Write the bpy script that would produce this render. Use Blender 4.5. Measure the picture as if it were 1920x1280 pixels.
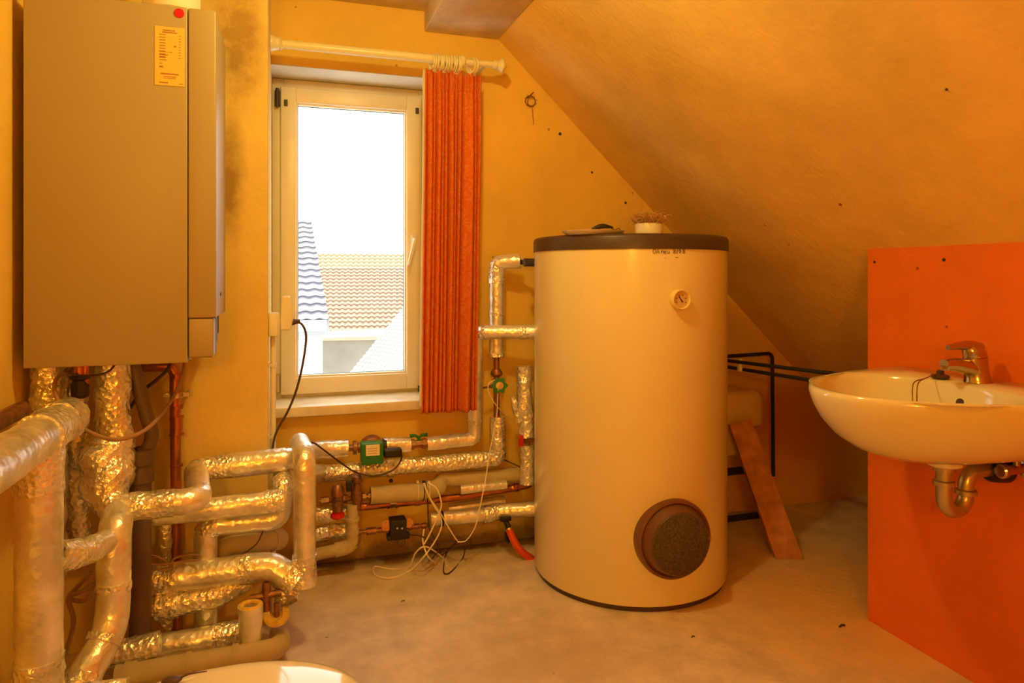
import bpy, bmesh, math, random
from mathutils import Vector, Matrix, noise
random.seed(7)
for o in list(bpy.data.objects): bpy.data.objects.remove(o)
S = bpy.context.scene
# ------------------------------------------------------------------ camera, world, lamps, exposure
TH = math.radians(18.1); F = 1300.0; CX = 960.0; HY = 515.0; HC = 1.12
cd = bpy.data.cameras.new('camera'); cam = bpy.data.objects.new('camera', cd); S.collection.objects.link(cam)
cam.location = (0, 0, HC); cam.rotation_euler = (math.pi/2, 0, -TH)
cd.sensor_width = 36; cd.lens = F/1920*36; cd.shift_y = -(640-HY)/1920; cd.clip_start = .02; cd.clip_end = 200
S.camera = cam
S.view_settings.view_transform = 'Standard'; S.view_settings.look = 'None'
S.view_settings.gamma = 1; S.view_settings.use_curve_mapping = False
S.view_settings.exposure = 0.0
w = bpy.data.worlds.new('sky'); S.world = w; w.use_nodes = True
w.node_tree.nodes['Background'].inputs[0].default_value = (1.0, .97, .93, 1)
w.node_tree.nodes['Background'].inputs[1].default_value = 3.7
def lamp(name, loc, energy, col, size):
    l = bpy.data.lights.new(name, 'POINT'); l.energy = energy; l.color = col; l.shadow_soft_size = size
    o = bpy.data.objects.new(name, l); S.collection.objects.link(o); o.location = loc
    return o
LAMPCOL = (1.0, .76, .23)
lamp('ceiling_lamp_light', (.33, 1.45, 2.08), 22.5, LAMPCOL, .035)
lamp('rear_fill_light', (-.42, -1.35, 1.5), 37, (1.0, .53, .06), .06)  # added fill behind the camera, brightens the alcove and flattens the shading

# ------------------------------------------------------------------ picture geometry -> places in the room
st, ct = math.sin(TH), math.cos(TH)
def ray(px, py):
    t = (px-CX)/F; u = (py-HY)/F
    return Vector((st+t*ct, ct-t*st, -u))
C0 = Vector((0, 0, HC))
def aY(px, py, Y): r = ray(px, py); return C0 + r*(Y/r.y)
def aX(px, py, X): r = ray(px, py); return C0 + r*(X/r.x)
def aZ(px, py, Z): r = ray(px, py); return C0 + r*((Z-HC)/r.z)
def vz(px, Y, z): p = aY(px, HY, Y); return Vector((p.x, Y, z))
def dep(p): return p.x*st + p.y*ct
def pw(p, wpx): return wpx/2*dep(p)/F           # radius of a thing wpx wide standing at p

# ------------------------------------------------------------------ materials
def nodes(name):
    m = bpy.data.materials.new(name); m.use_nodes = True; nt = m.node_tree
    return m, nt, nt.nodes['Principled BSDF']
def N(nt, t, **kw):
    n = nt.nodes.new(t)
    for k, v in kw.items(): setattr(n, k, v)
    return n
def mat(name, col, rough=.5, metal=0, var=.0, vscale=8, bump=0, bscale=60, bdist=.002, spec=.5, coat=0, detail=4):
    m, nt, b = nodes(name)
    b.inputs['Roughness'].default_value = rough; b.inputs['Metallic'].default_value = metal
    b.inputs['Specular IOR Level'].default_value = spec; b.inputs['Coat Weight'].default_value = coat
    b.inputs['Base Color'].default_value = (*col, 1)
    g = N(nt, 'ShaderNodeNewGeometry')
    if var:
        n = N(nt, 'ShaderNodeTexNoise'); n.inputs['Scale'].default_value = vscale; n.inputs['Detail'].default_value = detail
        nt.links.new(g.outputs['Position'], n.inputs['Vector'])
        r = N(nt, 'ShaderNodeValToRGB'); r.color_ramp.elements[0].position = .3; r.color_ramp.elements[1].position = .7
        r.color_ramp.elements[0].color = (*[c*(1-var) for c in col], 1); r.color_ramp.elements[1].color = (*[min(1, c*(1+var*.5)) for c in col], 1)
        nt.links.new(n.outputs['Fac'], r.inputs['Fac']); nt.links.new(r.outputs['Color'], b.inputs['Base Color'])
    if bump:
        n = N(nt, 'ShaderNodeTexNoise'); n.inputs['Scale'].default_value = bscale; n.inputs['Detail'].default_value = 5
        nt.links.new(g.outputs['Position'], n.inputs['Vector'])
        bp = N(nt, 'ShaderNodeBump'); bp.inputs['Strength'].default_value = bump; bp.inputs['Distance'].default_value = bdist
        nt.links.new(n.outputs['Fac'], bp.inputs['Height']); nt.links.new(bp.outputs['Normal'], b.inputs['Normal'])
    return m
def foilmat(name, col, rough, fine=.6, vs=55):
    m, nt, b = nodes(name)
    b.inputs['Metallic'].default_value = .7; b.inputs['Roughness'].default_value = rough
    g = N(nt, 'ShaderNodeNewGeometry')
    v = N(nt, 'ShaderNodeTexVoronoi'); v.inputs['Scale'].default_value = vs; v.feature = 'F1'
    n = N(nt, 'ShaderNodeTexNoise'); n.inputs['Scale'].default_value = vs*.8; n.inputs['Detail'].default_value = 3; n.inputs['Distortion'].default_value = .8
    nt.links.new(g.outputs['Position'], v.inputs['Vector']); nt.links.new(g.outputs['Position'], n.inputs['Vector'])
    a = N(nt, 'ShaderNodeMath', operation='ADD'); nt.links.new(v.outputs['Distance'], a.inputs[0]); nt.links.new(n.outputs['Fac'], a.inputs[1])
    bp = N(nt, 'ShaderNodeBump'); bp.inputs['Strength'].default_value = fine; bp.inputs['Distance'].default_value = .004
    nt.links.new(a.outputs[0], bp.inputs['Height']); nt.links.new(bp.outputs['Normal'], b.inputs['Normal'])
    n2 = N(nt, 'ShaderNodeTexNoise'); n2.inputs['Scale'].default_value = 14; n2.inputs['Detail'].default_value = 3
    nt.links.new(g.outputs['Position'], n2.inputs['Vector'])
    r = N(nt, 'ShaderNodeValToRGB'); r.color_ramp.elements[0].position = .32; r.color_ramp.elements[1].position = .6
    r.color_ramp.elements[0].color = (*[c*.72 for c in col], 1); r.color_ramp.elements[1].color = (*col, 1)
    nt.links.new(n2.outputs['Fac'], r.inputs['Fac']); nt.links.new(r.outputs['Color'], b.inputs['Base Color'])
    return m
def plaster(name, col, spots=(), dirt=.18, foot=0, scale=3, rough=.85, crackle=.35):
    """painted plaster with blotches; spots = (centre, radii, colour, amount) stains and painted bounce light fixed on the wall"""
    m, nt, b = nodes(name); b.inputs['Roughness'].default_value = rough; b.inputs['Specular IOR Level'].default_value = .25
    g = N(nt, 'ShaderNodeNewGeometry'); pos = g.outputs['Position']
    n = N(nt, 'ShaderNodeTexNoise'); n.inputs['Scale'].default_value = scale; n.inputs['Detail'].default_value = 6; n.inputs['Roughness'].default_value = .6
    nt.links.new(pos, n.inputs['Vector'])
    r = N(nt, 'ShaderNodeValToRGB'); r.color_ramp.elements[0].position = .3; r.color_ramp.elements[1].position = .7
    r.color_ramp.elements[0].color = (*[c*(1-dirt) for c in col], 1); r.color_ramp.elements[1].color = (*[min(1, c*(1+dirt*.4)) for c in col], 1)
    nt.links.new(n.outputs['Fac'], r.inputs['Fac']); out = r.outputs['Color']
    # small specks
    v = N(nt, 'ShaderNodeTexVoronoi'); v.inputs['Scale'].default_value = 7; nt.links.new(pos, v.inputs['Vector'])
    lt = N(nt, 'ShaderNodeMath', operation='LESS_THAN'); lt.inputs[1].default_value = .035; nt.links.new(v.outputs['Distance'], lt.inputs[0])
    mx = N(nt, 'ShaderNodeMix', data_type='RGBA'); nt.links.new(lt.outputs[0], mx.inputs[0]); nt.links.new(out, mx.inputs[6]); mx.inputs[7].default_value = (*[c*.45 for c in col], 1)
    out = mx.outputs[2]
    for c, rad, scol, amt, sc in spots:
        sub = N(nt, 'ShaderNodeVectorMath', operation='SUBTRACT'); nt.links.new(pos, sub.inputs[0]); sub.inputs[1].default_value = c
        div = N(nt, 'ShaderNodeVectorMath', operation='DIVIDE'); nt.links.new(sub.outputs[0], div.inputs[0]); div.inputs[1].default_value = rad
        ln = N(nt, 'ShaderNodeVectorMath', operation='LENGTH'); nt.links.new(div.outputs[0], ln.inputs[0])
        n3 = N(nt, 'ShaderNodeTexNoise'); n3.inputs['Scale'].default_value = sc; n3.inputs['Detail'].default_value = 8; n3.inputs['Roughness'].default_value = .7
        nt.links.new(pos, n3.inputs['Vector'])
        mr = N(nt, 'ShaderNodeMapRange'); mr.inputs[1].default_value = 1; mr.inputs[2].default_value = 0; nt.links.new(ln.outputs['Value'], mr.inputs[0])
        mu = N(nt, 'ShaderNodeMath', operation='MULTIPLY'); nt.links.new(mr.outputs[0], mu.inputs[0]); nt.links.new(n3.outputs['Fac'], mu.inputs[1])
        m2 = N(nt, 'ShaderNodeMapRange'); m2.inputs[1].default_value = .12; m2.inputs[2].default_value = .42; m2.inputs[4].default_value = amt; nt.links.new(mu.outputs[0], m2.inputs[0])
        mx = N(nt, 'ShaderNodeMix', data_type='RGBA'); nt.links.new(m2.outputs[0], mx.inputs[0]); nt.links.new(out, mx.inputs[6]); mx.inputs[7].default_value = (*scol, 1)
        out = mx.outputs[2]
    nt.links.new(out, b.inputs['Base Color'])
    n4 = N(nt, 'ShaderNodeTexNoise'); n4.inputs['Scale'].default_value = 45; n4.inputs['Detail'].default_value = 6; nt.links.new(pos, n4.inputs['Vector'])
    n5 = N(nt, 'ShaderNodeTexNoise'); n5.inputs['Scale'].default_value = 6; n5.inputs['Detail'].default_value = 3; nt.links.new(pos, n5.inputs['Vector'])
    ad = N(nt, 'ShaderNodeMath', operation='MULTIPLY_ADD'); nt.links.new(n5.outputs['Fac'], ad.inputs[0]); ad.inputs[1].default_value = 3; nt.links.new(n4.outputs['Fac'], ad.inputs[2])
    bp = N(nt, 'ShaderNodeBump'); bp.inputs['Strength'].default_value = crackle; bp.inputs['Distance'].default_value = .006
    nt.links.new(ad.outputs[0], bp.inputs['Height']); nt.links.new(bp.outputs['Normal'], b.inputs['Normal'])
    return m
OCH = (.88, .58, .11)
MOLD = (.13, .085, .03)
M = dict(
 ochre=plaster('ochre_plaster', OCH, dirt=.14, spots=[((2.3, 2.79, .35), (.95, .4, .7), (.86, .30, .05), .8, 3), ((.6, 2.79, .0), (2.2, .3, .17), (.20, .13, .06), .9, 9)]),  # first spot paints reddish bounce light into the alcove wall, second is foot grime
 chimney=plaster('chimney_plaster', (.80, .58, .16), dirt=.12,
     spots=[((-.145, 2.35, 1.86), (.14, .12, .34), (.36, .21, .05), .8, 14), ((-.17, 2.35, 1.42), (.085, .12, .30), (.33, .19, .05), .85, 10), ((-.14, 2.35, 2.15), (.12, .1, .15), (.33, .20, .05), .6, 25)]),
 slope=plaster('slope_plaster', (.86, .55, .14), dirt=.2, scale=2.2),
 ceil=plaster('ceiling_plaster', (.70, .52, .22), dirt=.25),
 beam=plaster('beam_plaster', (.78, .63, .40), dirt=.3, scale=6),
 orange=plaster('orange_paint', (.76, .17, .010), dirt=.16, rough=.6),
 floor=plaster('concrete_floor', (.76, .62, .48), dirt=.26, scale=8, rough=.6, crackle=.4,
     spots=[((.6, 2.79, 0), (2.4, .16, .3), (.12, .08, .04), .9, 7), ((.7, 1.9, 0), (.5, .4, .2), (.50, .36, .20), .6, 5), ((1.9, 1.9, 0), (1.1, .9, .3), (.80, .46, .16), .85, 2)]),  # last spot: orange dust plus painted bounce from the orange wall
 reveal=mat('reveal_paint', (.72, .68, .55), .7, var=.12, bump=.2),
 pvc=mat('window_plastic', (.82, .76, .60), .35, var=.04),
 sill=mat('sill_marble', (.80, .72, .56), .3, var=.2, vscale=12),
 seal=mat('rubber_seal', (.03, .03, .04), .5),
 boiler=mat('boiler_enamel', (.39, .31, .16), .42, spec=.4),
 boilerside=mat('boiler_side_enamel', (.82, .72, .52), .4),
 dark=mat('dark_plastic', (.045, .03, .022), .45),
 black=mat('black_rubber', (.016, .014, .013), .5),
 blackpipe=mat('black_insulation', (.02, .022, .03), .6),
 tank=mat('tank_foil_jacket', (.86, .76, .48), .2, spec=.5, var=.04, vscale=3),
 tanklid=mat('tank_lid_plastic', (.075, .045, .035), .4),
 flange=mat('flange_foam', (.10, .075, .045), .95, var=.5, vscale=140, bump=.7, bscale=220),
 flangering=mat('flange_ring_plastic', (.17, .07, .035), .35),
 gauge=mat('gauge_cream', (.86, .70, .32), .35),
 gaugeface=mat('gauge_face', (.70, .48, .26), .4),
 ink=mat('ink', (.02, .012, .02), .6),
 foil=foilmat('foil_jacket', (.97, .95, .90), .33, .4),
 foilrough=foilmat('crumpled_foil', (.95, .92, .84), .27, 1.0, 75),
 tape=foilmat('foil_tape', (.97, .95, .90), .24, .8, 90),
 foam=mat('foam_core', (.80, .52, .10), .9, var=.2, vscale=60),
 grey=mat('grey_plastic', (.15, .10, .065), .5, var=.15),
 greyfoam=mat('grey_foam_sleeve', (.56, .46, .28), .8, var=.1, vscale=25),
 copper=mat('copper', (.55, .20, .08), .3, metal=.85, var=.3, vscale=30),
 brass=mat('tarnished_brass', (.36, .17, .08), .42, metal=.7, var=.4, vscale=60),
 chrome=mat('chrome', (.52, .45, .38), .16, metal=1),
 trap=mat('dull_chrome', (.50, .44, .33), .3, metal=.8, bump=.15, bscale=30),
 steel=mat('steel', (.62, .58, .5), .3, metal=.9),
 green=mat('green_plastic', (.02, .20, .03), .4),
 red=mat('red_plastic', (.62, .01, .01), .4),
 redhose=mat('red_hose', (.70, .07, .02), .4),
 white=mat('white_plastic', (.84, .78, .62), .4),
 rod=mat('rod_enamel', (.86, .76, .42), .3),
 cabw=mat('white_cable', (.92, .80, .62), .5),
 cabd=mat('dark_cable', (.07, .035, .03), .5),
 cabb=mat('brown_cable', (.34, .19, .10), .5),
 ceramic=mat('sanitary_ceramic', (.76, .70, .52), .12, spec=.6, coat=.4),
 lid=mat('toilet_lid_plastic', (.86, .80, .66), .10, spec=.6, coat=.3),
 wood=mat('old_wood', (.55, .22, .07), .7, var=.35, vscale=22, bump=.3, bscale=40),
 vessel=mat('vessel_paint', (.72, .50, .22), .5),
 hemp=mat('hemp_fibre', (.62, .34, .12), .9, var=.3, vscale=50),
 card=mat('cardboard', (.70, .45, .18), .8),
 sticker=mat('sticker_paper', (.80, .52, .10), .5),
 print=mat('sticker_print', (.36, .17, .05), .6),
 labelw=mat('paper_label', (.86, .80, .62), .6),
 reddot=mat('red_sticker', (.55, .005, .02), .4),
 wallw=mat('outside_render', (.75, .72, .66), .9, var=.12, vscale=.8),
 conc=mat('outside_concrete', (.27, .255, .21), .9, var=.25, vscale=1.2),
)
# curtain cloth: faint woven motif and light passing through
def clothmat():
    m, nt, b = nodes('curtain_cloth'); b.inputs['Roughness'].default_value = .85; b.inputs['Specular IOR Level'].default_value = .15
    g = N(nt, 'ShaderNodeNewGeometry')
    v = N(nt, 'ShaderNodeTexVoronoi'); v.inputs['Scale'].default_value = 38; v.feature = 'SMOOTH_F1'
    n = N(nt, 'ShaderNodeTexNoise'); n.inputs['Scale'].default_value = 30; n.inputs['Distortion'].default_value = 3
    nt.links.new(g.outputs['Position'], n.inputs['Vector'])
    r = N(nt, 'ShaderNodeValToRGB'); r.color_ramp.elements[0].position = .45; r.color_ramp.elements[1].position = .62
    r.color_ramp.elements[0].color = (.86, .19, .03, 1); r.color_ramp.elements[1].color = (.90, .30, .07, 1)
    nt.links.new(n.outputs['Fac'], r.inputs['Fac']); nt.links.new(r.outputs['Color'], b.inputs['Base Color'])
    tr = N(nt, 'ShaderNodeBsdfTranslucent'); tr.inputs['Color'].default_value = (.75, .13, .03, 1)
    mx = N(nt, 'ShaderNodeMixShader'); mx.inputs[0].default_value = .3
    nt.links.new(b.outputs[0], mx.inputs[1]); nt.links.new(tr.outputs[0], mx.inputs[2]); nt.links.new(mx.outputs[0], nt.nodes['Material Output'].inputs[0])
    return m
M['cloth'] = clothmat()
def glassmat():
    m = bpy.data.materials.new('window_glass'); m.use_nodes = True; nt = m.node_tree; nt.nodes.clear()
    o = N(nt, 'ShaderNodeOutputMaterial'); t = N(nt, 'ShaderNodeBsdfTransparent'); t.inputs[0].default_value = (.96, .98, .97, 1)
    gl = N(nt, 'ShaderNodeBsdfGlossy'); gl.inputs['Roughness'].default_value = .02
    mx = N(nt, 'ShaderNodeMixShader'); mx.inputs[0].default_value = .05
    nt.links.new(t.outputs[0], mx.inputs[1]); nt.links.new(gl.outputs[0], mx.inputs[2]); nt.links.new(mx.outputs[0], o.inputs[0])
    return m
M['glass'] = glassmat()
def tilemat(name, col, line):
    m, nt, b = nodes(name); b.inputs['Roughness'].default_value = .8
    at = N(nt, 'ShaderNodeAttribute'); at.attribute_name = 'edge'
    g = N(nt, 'ShaderNodeNewGeometry'); n = N(nt, 'ShaderNodeTexNoise'); n.inputs['Scale'].default_value = 1.6; n.inputs['Detail'].default_value = 4
    nt.links.new(g.outputs['Position'], n.inputs['Vector'])
    r = N(nt, 'ShaderNodeValToRGB'); r.color_ramp.elements[0].color = (*[c*.8 for c in col], 1); r.color_ramp.elements[1].color = (*col, 1)
    nt.links.new(n.outputs['Fac'], r.inputs['Fac'])
    mx = N(nt, 'ShaderNodeMix', data_type='RGBA'); nt.links.new(at.outputs['Fac'], mx.inputs[0]); nt.links.new(r.outputs['Color'], mx.inputs[6]); mx.inputs[7].default_value = (*line, 1)
    nt.links.new(mx.outputs[2], b.inputs['Base Color'])
    return m

# ------------------------------------------------------------------ mesh building
def perp(d):
    a = Vector((0, 0, 1)) if abs(d.z) < .9 else Vector((1, 0, 0))
    u = d.cross(a).normalized(); return u, d.cross(u).normalized()
def fillet(pts, rad, n=6):
    pts = [Vector(p) for p in pts]; out = [pts[0]]
    for i in range(1, len(pts)-1):
        a, b, c = pts[i-1], pts[i], pts[i+1]
        la, lc = (a-b).length, (c-b).length
        k = min(rad, la*.49, lc*.49)
        p0 = b+(a-b).normalized()*k; p1 = b+(c-b).normalized()*k
        for j in range(n+1):
            t = j/n; out.append(p0*(1-t)**2 + b*2*t*(1-t) + p1*t*t)
    out.append(pts[-1]); return out
def smooth(pts, n=8):
    """Catmull-Rom through points"""
    pts = [Vector(p) for p in pts]; P = [pts[0]*2-pts[1]]+pts+[pts[-1]*2-pts[-2]]; out = []
    for i in range(1, len(P)-2):
        for j in range(n):
            t = j/n; a, b, c, d = P[i-1], P[i], P[i+1], P[i+2]
            out.append(.5*((2*b)+(c-a)*t+(2*a-5*b+4*c-d)*t*t+(3*b-a-3*c+d)*t**3))
    out.append(pts[-1]); return out
def resample(pts, step):
    L = [0]
    for a, b in zip(pts, pts[1:]): L.append(L[-1]+(b-a).length)
    n = max(2, int(L[-1]/step)); out = []; k = 0
    for i in range(n+1):
        s = L[-1]*i/n
        while k < len(L)-2 and L[k+1] < s: k += 1
        t = (s-L[k])/max(1e-9, L[k+1]-L[k]); out.append(pts[k].lerp(pts[k+1], min(1, max(0, t))))
    return out
class MB:
    def __init__(s): s.bm = bmesh.new(); s.sharp = False
    def quadgrid(s, rings, closed=True, cap0=False, cap1=False, close_ends=False):
        R = [[s.bm.verts.new(p) for p in r] for r in rings]; n = len(R[0])
        for a, b in zip(R, R[1:]+([R[0]] if close_ends else [])):
            for i in range(n if closed else n-1):
                j = (i+1) % n
                try: s.bm.faces.new((a[i], a[j], b[j], b[i]))
                except ValueError: pass
        if cap0: s.bm.faces.new(list(reversed(R[0])))
        if cap1: s.bm.faces.new(R[-1])
        return s
    def tube(s, pts, r, seg=14, step=None, crinkle=0, freq=18, cap=True, seed=0, bore=0):
        pts = [Vector(p) for p in pts]
        if step: pts = resample(pts, step)
        n = len(pts); rr = (lambda t: r) if not callable(r) else r
        d = (pts[1]-pts[0]).normalized(); u, v = perp(d); rings = []
        for i, p in enumerate(pts):
            nd = (pts[min(i+1, n-1)]-pts[max(i-1, 0)]).normalized()
            q = d.rotation_difference(nd); u = q @ u; d = nd; u = (u-d*u.dot(d)).normalized(); v = d.cross(u)
            R = rr(i/(n-1)); ring = []
            for k in range(seg):
                a = 2*math.pi*k/seg; dirv = u*math.cos(a)+v*math.sin(a); k2 = R
                if crinkle:
                    w_ = (p+dirv*R)*freq+Vector((seed, seed*1.7, 0))
                    k2 = R*(1+crinkle*(noise.noise(w_)+.6*abs(noise.noise(w_*2.3))-.15+.35*noise.noise(w_*5)))
                ring.append(p+dirv*k2)
            rings.append(ring)
        if bore:
            c0, c1 = pts[0], pts[-1]
            inner = [[pts[i]+(q-pts[i])*bore for q in rings[i]] for i in range(n)]
            s.quadgrid(rings+inner[::-1], close_ends=True)
        else: s.quadgrid(rings, cap0=cap, cap1=cap)
        return s
    def cyl(s, a, b, r, r2=None, seg=24):
        a, b = Vector(a), Vector(b); d = (b-a).normalized(); u, v = perp(d); r2 = r if r2 is None else r2
        s.quadgrid([[p+(u*math.cos(2*math.pi*k/seg)+v*math.sin(2*math.pi*k/seg))*q for k in range(seg)] for p, q in ((a, r), (b, r2))], cap0=True, cap1=True); return s
    def lathe(s, o, d, prof, seg=32, cap=True):
        """prof = (radius, height along d) pairs"""
        o, d = Vector(o), Vector(d).normalized(); u, v = perp(d)
        rings = [[o+d*h+(u*math.cos(2*math.pi*k/seg)+v*math.sin(2*math.pi*k/seg))*max(r, 1e-4) for k in range(seg)] for r, h in prof]
        s.quadgrid(rings, cap0=cap, cap1=cap); return s
    def box(s, lo, hi, mtx=None, bev=0):
        b2 = bmesh.new(); bmesh.ops.create_cube(b2, size=1)
        lo, hi = Vector(lo), Vector(hi)
        for q in b2.verts: q.co = Vector([lo[i]+(q.co[i]+.5)*(hi[i]-lo[i]) for i in range(3)])
        if bev: bmesh.ops.bevel(b2, geom=list(b2.edges), offset=bev, segments=3, affect='EDGES', profile=.5)
        if mtx: bmesh.ops.transform(b2, matrix=mtx, verts=b2.verts)
        me = bpy.data.meshes.new('t'); b2.to_mesh(me); s.bm.from_mesh(me); bpy.data.meshes.remove(me); b2.free(); return s
    def prism(s, poly, axis, t0, t1):
        """poly: 2-D outline in the two other axes (order x,y,z), pushed along axis from t0 to t1"""
        def P(a, b, t):
            return {'y': (a, t, b), 'x': (t, a, b), 'z': (a, b, t)}[axis]
        s.quadgrid([[Vector(P(a, b, t)) for a, b in poly] for t in (t0, t1)], cap0=True, cap1=True); return s
    def ball(s, c, r, sc=(1, 1, 1), seg=16):
        c = Vector(c); n = seg//2
        s.quadgrid([[c+Vector((math.cos(2*math.pi*k/seg)*math.sin(math.pi*i/n)*sc[0], math.sin(2*math.pi*k/seg)*math.sin(math.pi*i/n)*sc[1], -math.cos(math.pi*i/n)*sc[2]))*r for k in range(seg)] for i in [.02]+list(range(1, n))+[n-.02]], cap0=True, cap1=True); return s
    def torus(s, c, d, R, r, seg=24, rs=8):
        c, d = Vector(c), Vector(d).normalized(); u, v = perp(d)
        rings = []
        for k in range(seg):
            a = 2*math.pi*k/seg; e = u*math.cos(a)+v*math.sin(a)
            rings.append([c+e*(R+r*math.cos(2*math.pi*j/rs))+d*r*math.sin(2*math.pi*j/rs) for j in range(rs)])
        s.quadgrid(rings, close_ends=True); return s
    def build(s, name, m, parent=None, smoothed=True, base=None, angle=40):
        bm = s.bm; bmesh.ops.recalc_face_normals(bm, faces=bm.faces)
        me = bpy.data.meshes.new(name); 
        if base is None:
            if parent is not None: base = Vector(parent['_b'])
            else:
                xs = [v.co for v in bm.verts]
                base = Vector((sum(v.x for v in xs)/len(xs), sum(v.y for v in xs)/len(xs), min(v.z for v in xs)))
        base = Vector(base)
        for v in bm.verts: v.co -= base
        for f in bm.faces: f.smooth = smoothed
        if smoothed:
            for e in bm.edges:
                if len(e.link_faces) == 2 and e.calc_face_angle(0) > math.radians(angle): e.smooth = False
        bm.to_mesh(me); bm.free()
        for mm in (m if isinstance(m, (list, tuple)) else [m]): me.materials.append(M[mm] if isinstance(mm, str) else mm)
        o = bpy.data.objects.new(name, me); S.collection.objects.link(o)
        o['_b'] = base
        if parent is not None:
            o.parent = parent; o.location = base-Vector(parent['_b'])
        else: o.location = base
        return o
def tag(o, label, cat, group=None, kind=None):
    if label: o['label'] = label
    if cat: o['category'] = cat
    if group: o['group'] = group
    if kind: o['kind'] = kind
    return o
def thing(name, loc, label, cat, group=None):
    o = bpy.data.objects.new(name, None); S.collection.objects.link(o); o.location = loc; o['_b'] = Vector(loc); o.empty_display_size = .05
    return tag(o, label, cat, group)
def struct(o): o['kind'] = 'structure'; return o

# ------------------------------------------------------------------ the room
YW = 2.79; YC = 2.35; XL = -.62; XK = 1.797; YK = 1.78; ZC = 2.19
SX, SZ, SL = .847, 2.113, -.957
def slz(x): return SZ+SL*(x-SX)
OX0, OX1, OZ0, OZ1 = -.053, .62, .60, 1.924; YF = 2.975
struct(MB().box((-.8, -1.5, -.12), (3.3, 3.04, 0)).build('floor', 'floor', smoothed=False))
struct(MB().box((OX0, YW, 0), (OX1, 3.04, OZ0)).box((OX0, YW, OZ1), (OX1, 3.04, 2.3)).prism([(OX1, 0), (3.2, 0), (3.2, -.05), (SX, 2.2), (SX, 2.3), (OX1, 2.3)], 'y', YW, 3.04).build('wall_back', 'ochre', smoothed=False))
struct(MB().box((-.8, YC, 0), (OX0, 3.04, 2.3), bev=.004).build('wall_chimney', 'chimney', smoothed=False))
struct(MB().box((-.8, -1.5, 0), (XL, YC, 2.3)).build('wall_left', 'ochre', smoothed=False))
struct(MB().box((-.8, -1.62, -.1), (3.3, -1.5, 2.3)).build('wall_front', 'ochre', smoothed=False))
struct(MB().prism([(XK, 0), (XK+.1, 0), (XK+.1, slz(XK+.1)+.03), (XK, slz(XK)+.03)], 'y', -1.5, YK).build('wall_right', 'orange', smoothed=False))
struct(MB().prism([(SX, SZ), (3.2, slz(3.2)), (3.3, slz(3.2)+.1), (SX, 2.32)], 'y', -1.5, 3.04).build('ceiling_slope', 'slope', smoothed=False))
struct(MB().box((-.8, -1.5, ZC), (SX, 3.04, 2.32)).build('ceiling', 'ceil', smoothed=False))
struct(MB().box((.536, -1.5, SZ-.005), (SX+.003, YW, ZC+.01), bev=.004).build('trim_1', 'beam', smoothed=False))

# reveal lining (painted white soffit inside the window niche)
struct(MB().box((OX0, YW+.001, OZ1-.004), (OX1, YF+.02, OZ1)).build('trim_2', 'reveal', smoothed=False))

# window
win = thing('window_1', (.28, YF, OZ0), 'white plastic single window above the pipes beside the orange curtain', 'window'); struct(win)
def frame(mb, x0, x1, z0, z1, wl, wr, wb, wt, y0, y1, bev=.004):
    mb.box((x0, y0, z0), (x0+wl, y1, z1), bev=bev); mb.box((x1-wr, y0, z0), (x1, y1, z1), bev=bev)
    mb.box((x0+wl-.001, y0+.0005, z0), (x1-wr+.001, y1, z0+wb), bev=bev); mb.box((x0+wl-.001, y0+.0005, z1-wt), (x1-wr+.001, y1, z1), bev=bev); return mb
sb0 = aY(526, 741, YF-.015); sb1 = aY(791, 179.5, YF-.015); st0 = aY(526, 164, YF-.015)
SXL, SXR, SZB, SZT = sb0.x, sb1.x, sb0.z, (sb1.z+st0.z)/2
g0 = aY(559, 704, YF); g1 = aY(758, 211.9, YF); g2 = aY(559, 197.8, YF); g3 = aY(758, 694.5, YF)
GX0, GX1, GZ0, GZ1 = g0.x, g1.x, (g0.z+g3.z)/2, (g1.z+g2.z)/2
frame(MB(), OX0+.001, OX1-.001, OZ0+.01, OZ1-.005, SXL-OX0+.012, OX1-SXR+.012, SZB-OZ0+.01, OZ1-SZT+.01, YF, YF+.06).build('window_frame', 'pvc', win)
b = frame(MB(), SXL, SXR, SZB, SZT, GX0-SXL-.008, SXR-GX1-.008, GZ0-SZB-.008, SZT-GZ1-.008, YF-.018, YF+.04, bev=.005)
sash = b.build('sash', 'pvc', win)
frame(MB(), GX0-.010, GX1+.010, GZ0-.010, GZ1+.010, .010, .010, .010, .010, YF-.006, YF+.03, bev=.003).build('glazing_bead', 'pvc', sash)
frame(MB(), GX0-.002, GX1+.002, GZ0-.002, GZ1+.002, .0035, .0035, .0035, .0035, YF+.012, YF+.02, bev=0).build('rubber_seal', 'seal', sash)
MB().box((GX0-.005, YF+.014, GZ0-.005), (GX1+.005, YF+.018, GZ1+.005)).build('glass_pane', 'glass', sash, smoothed=False)
for (x, y) in ((536, 193), (782, 208)):
    p = aY(x, y, YF-.018); MB().box((p.x-.007, YF-.024, p.z-.013), (p.x+.007, YF-.017, p.z+.013), bev=.002).build('frame_cap', 'dark', sash)
p = aY(520, 183, YF-.02); MB().cyl((p.x, YF-.02, p.z-.038), (p.x, YF-.02, p.z+.038), .0075).box((p.x-.010, YF-.014, p.z-.03), (p.x+.012, YF, p.z+.03)).build('hinge', 'dark', win)
p = aY(520, 718, YF-.02); MB().cyl((p.x, YF-.02, p.z-.035), (p.x, YF-.02, p.z+.035), .0075).box((p.x-.008, YF-.012, p.z-.035), (p.x+.010, YF, p.z+.035)).build('hinge', 'greyfoam', win)
p = aY(776, 448, YF-.02); q = aY(766, 497, YF-.05)
h = MB().box((p.x-.012, YF-.03, p.z-.05), (p.x+.012, YF-.017, p.z+.02), bev=.004).build('handle_rosette', 'pvc', sash)
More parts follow.
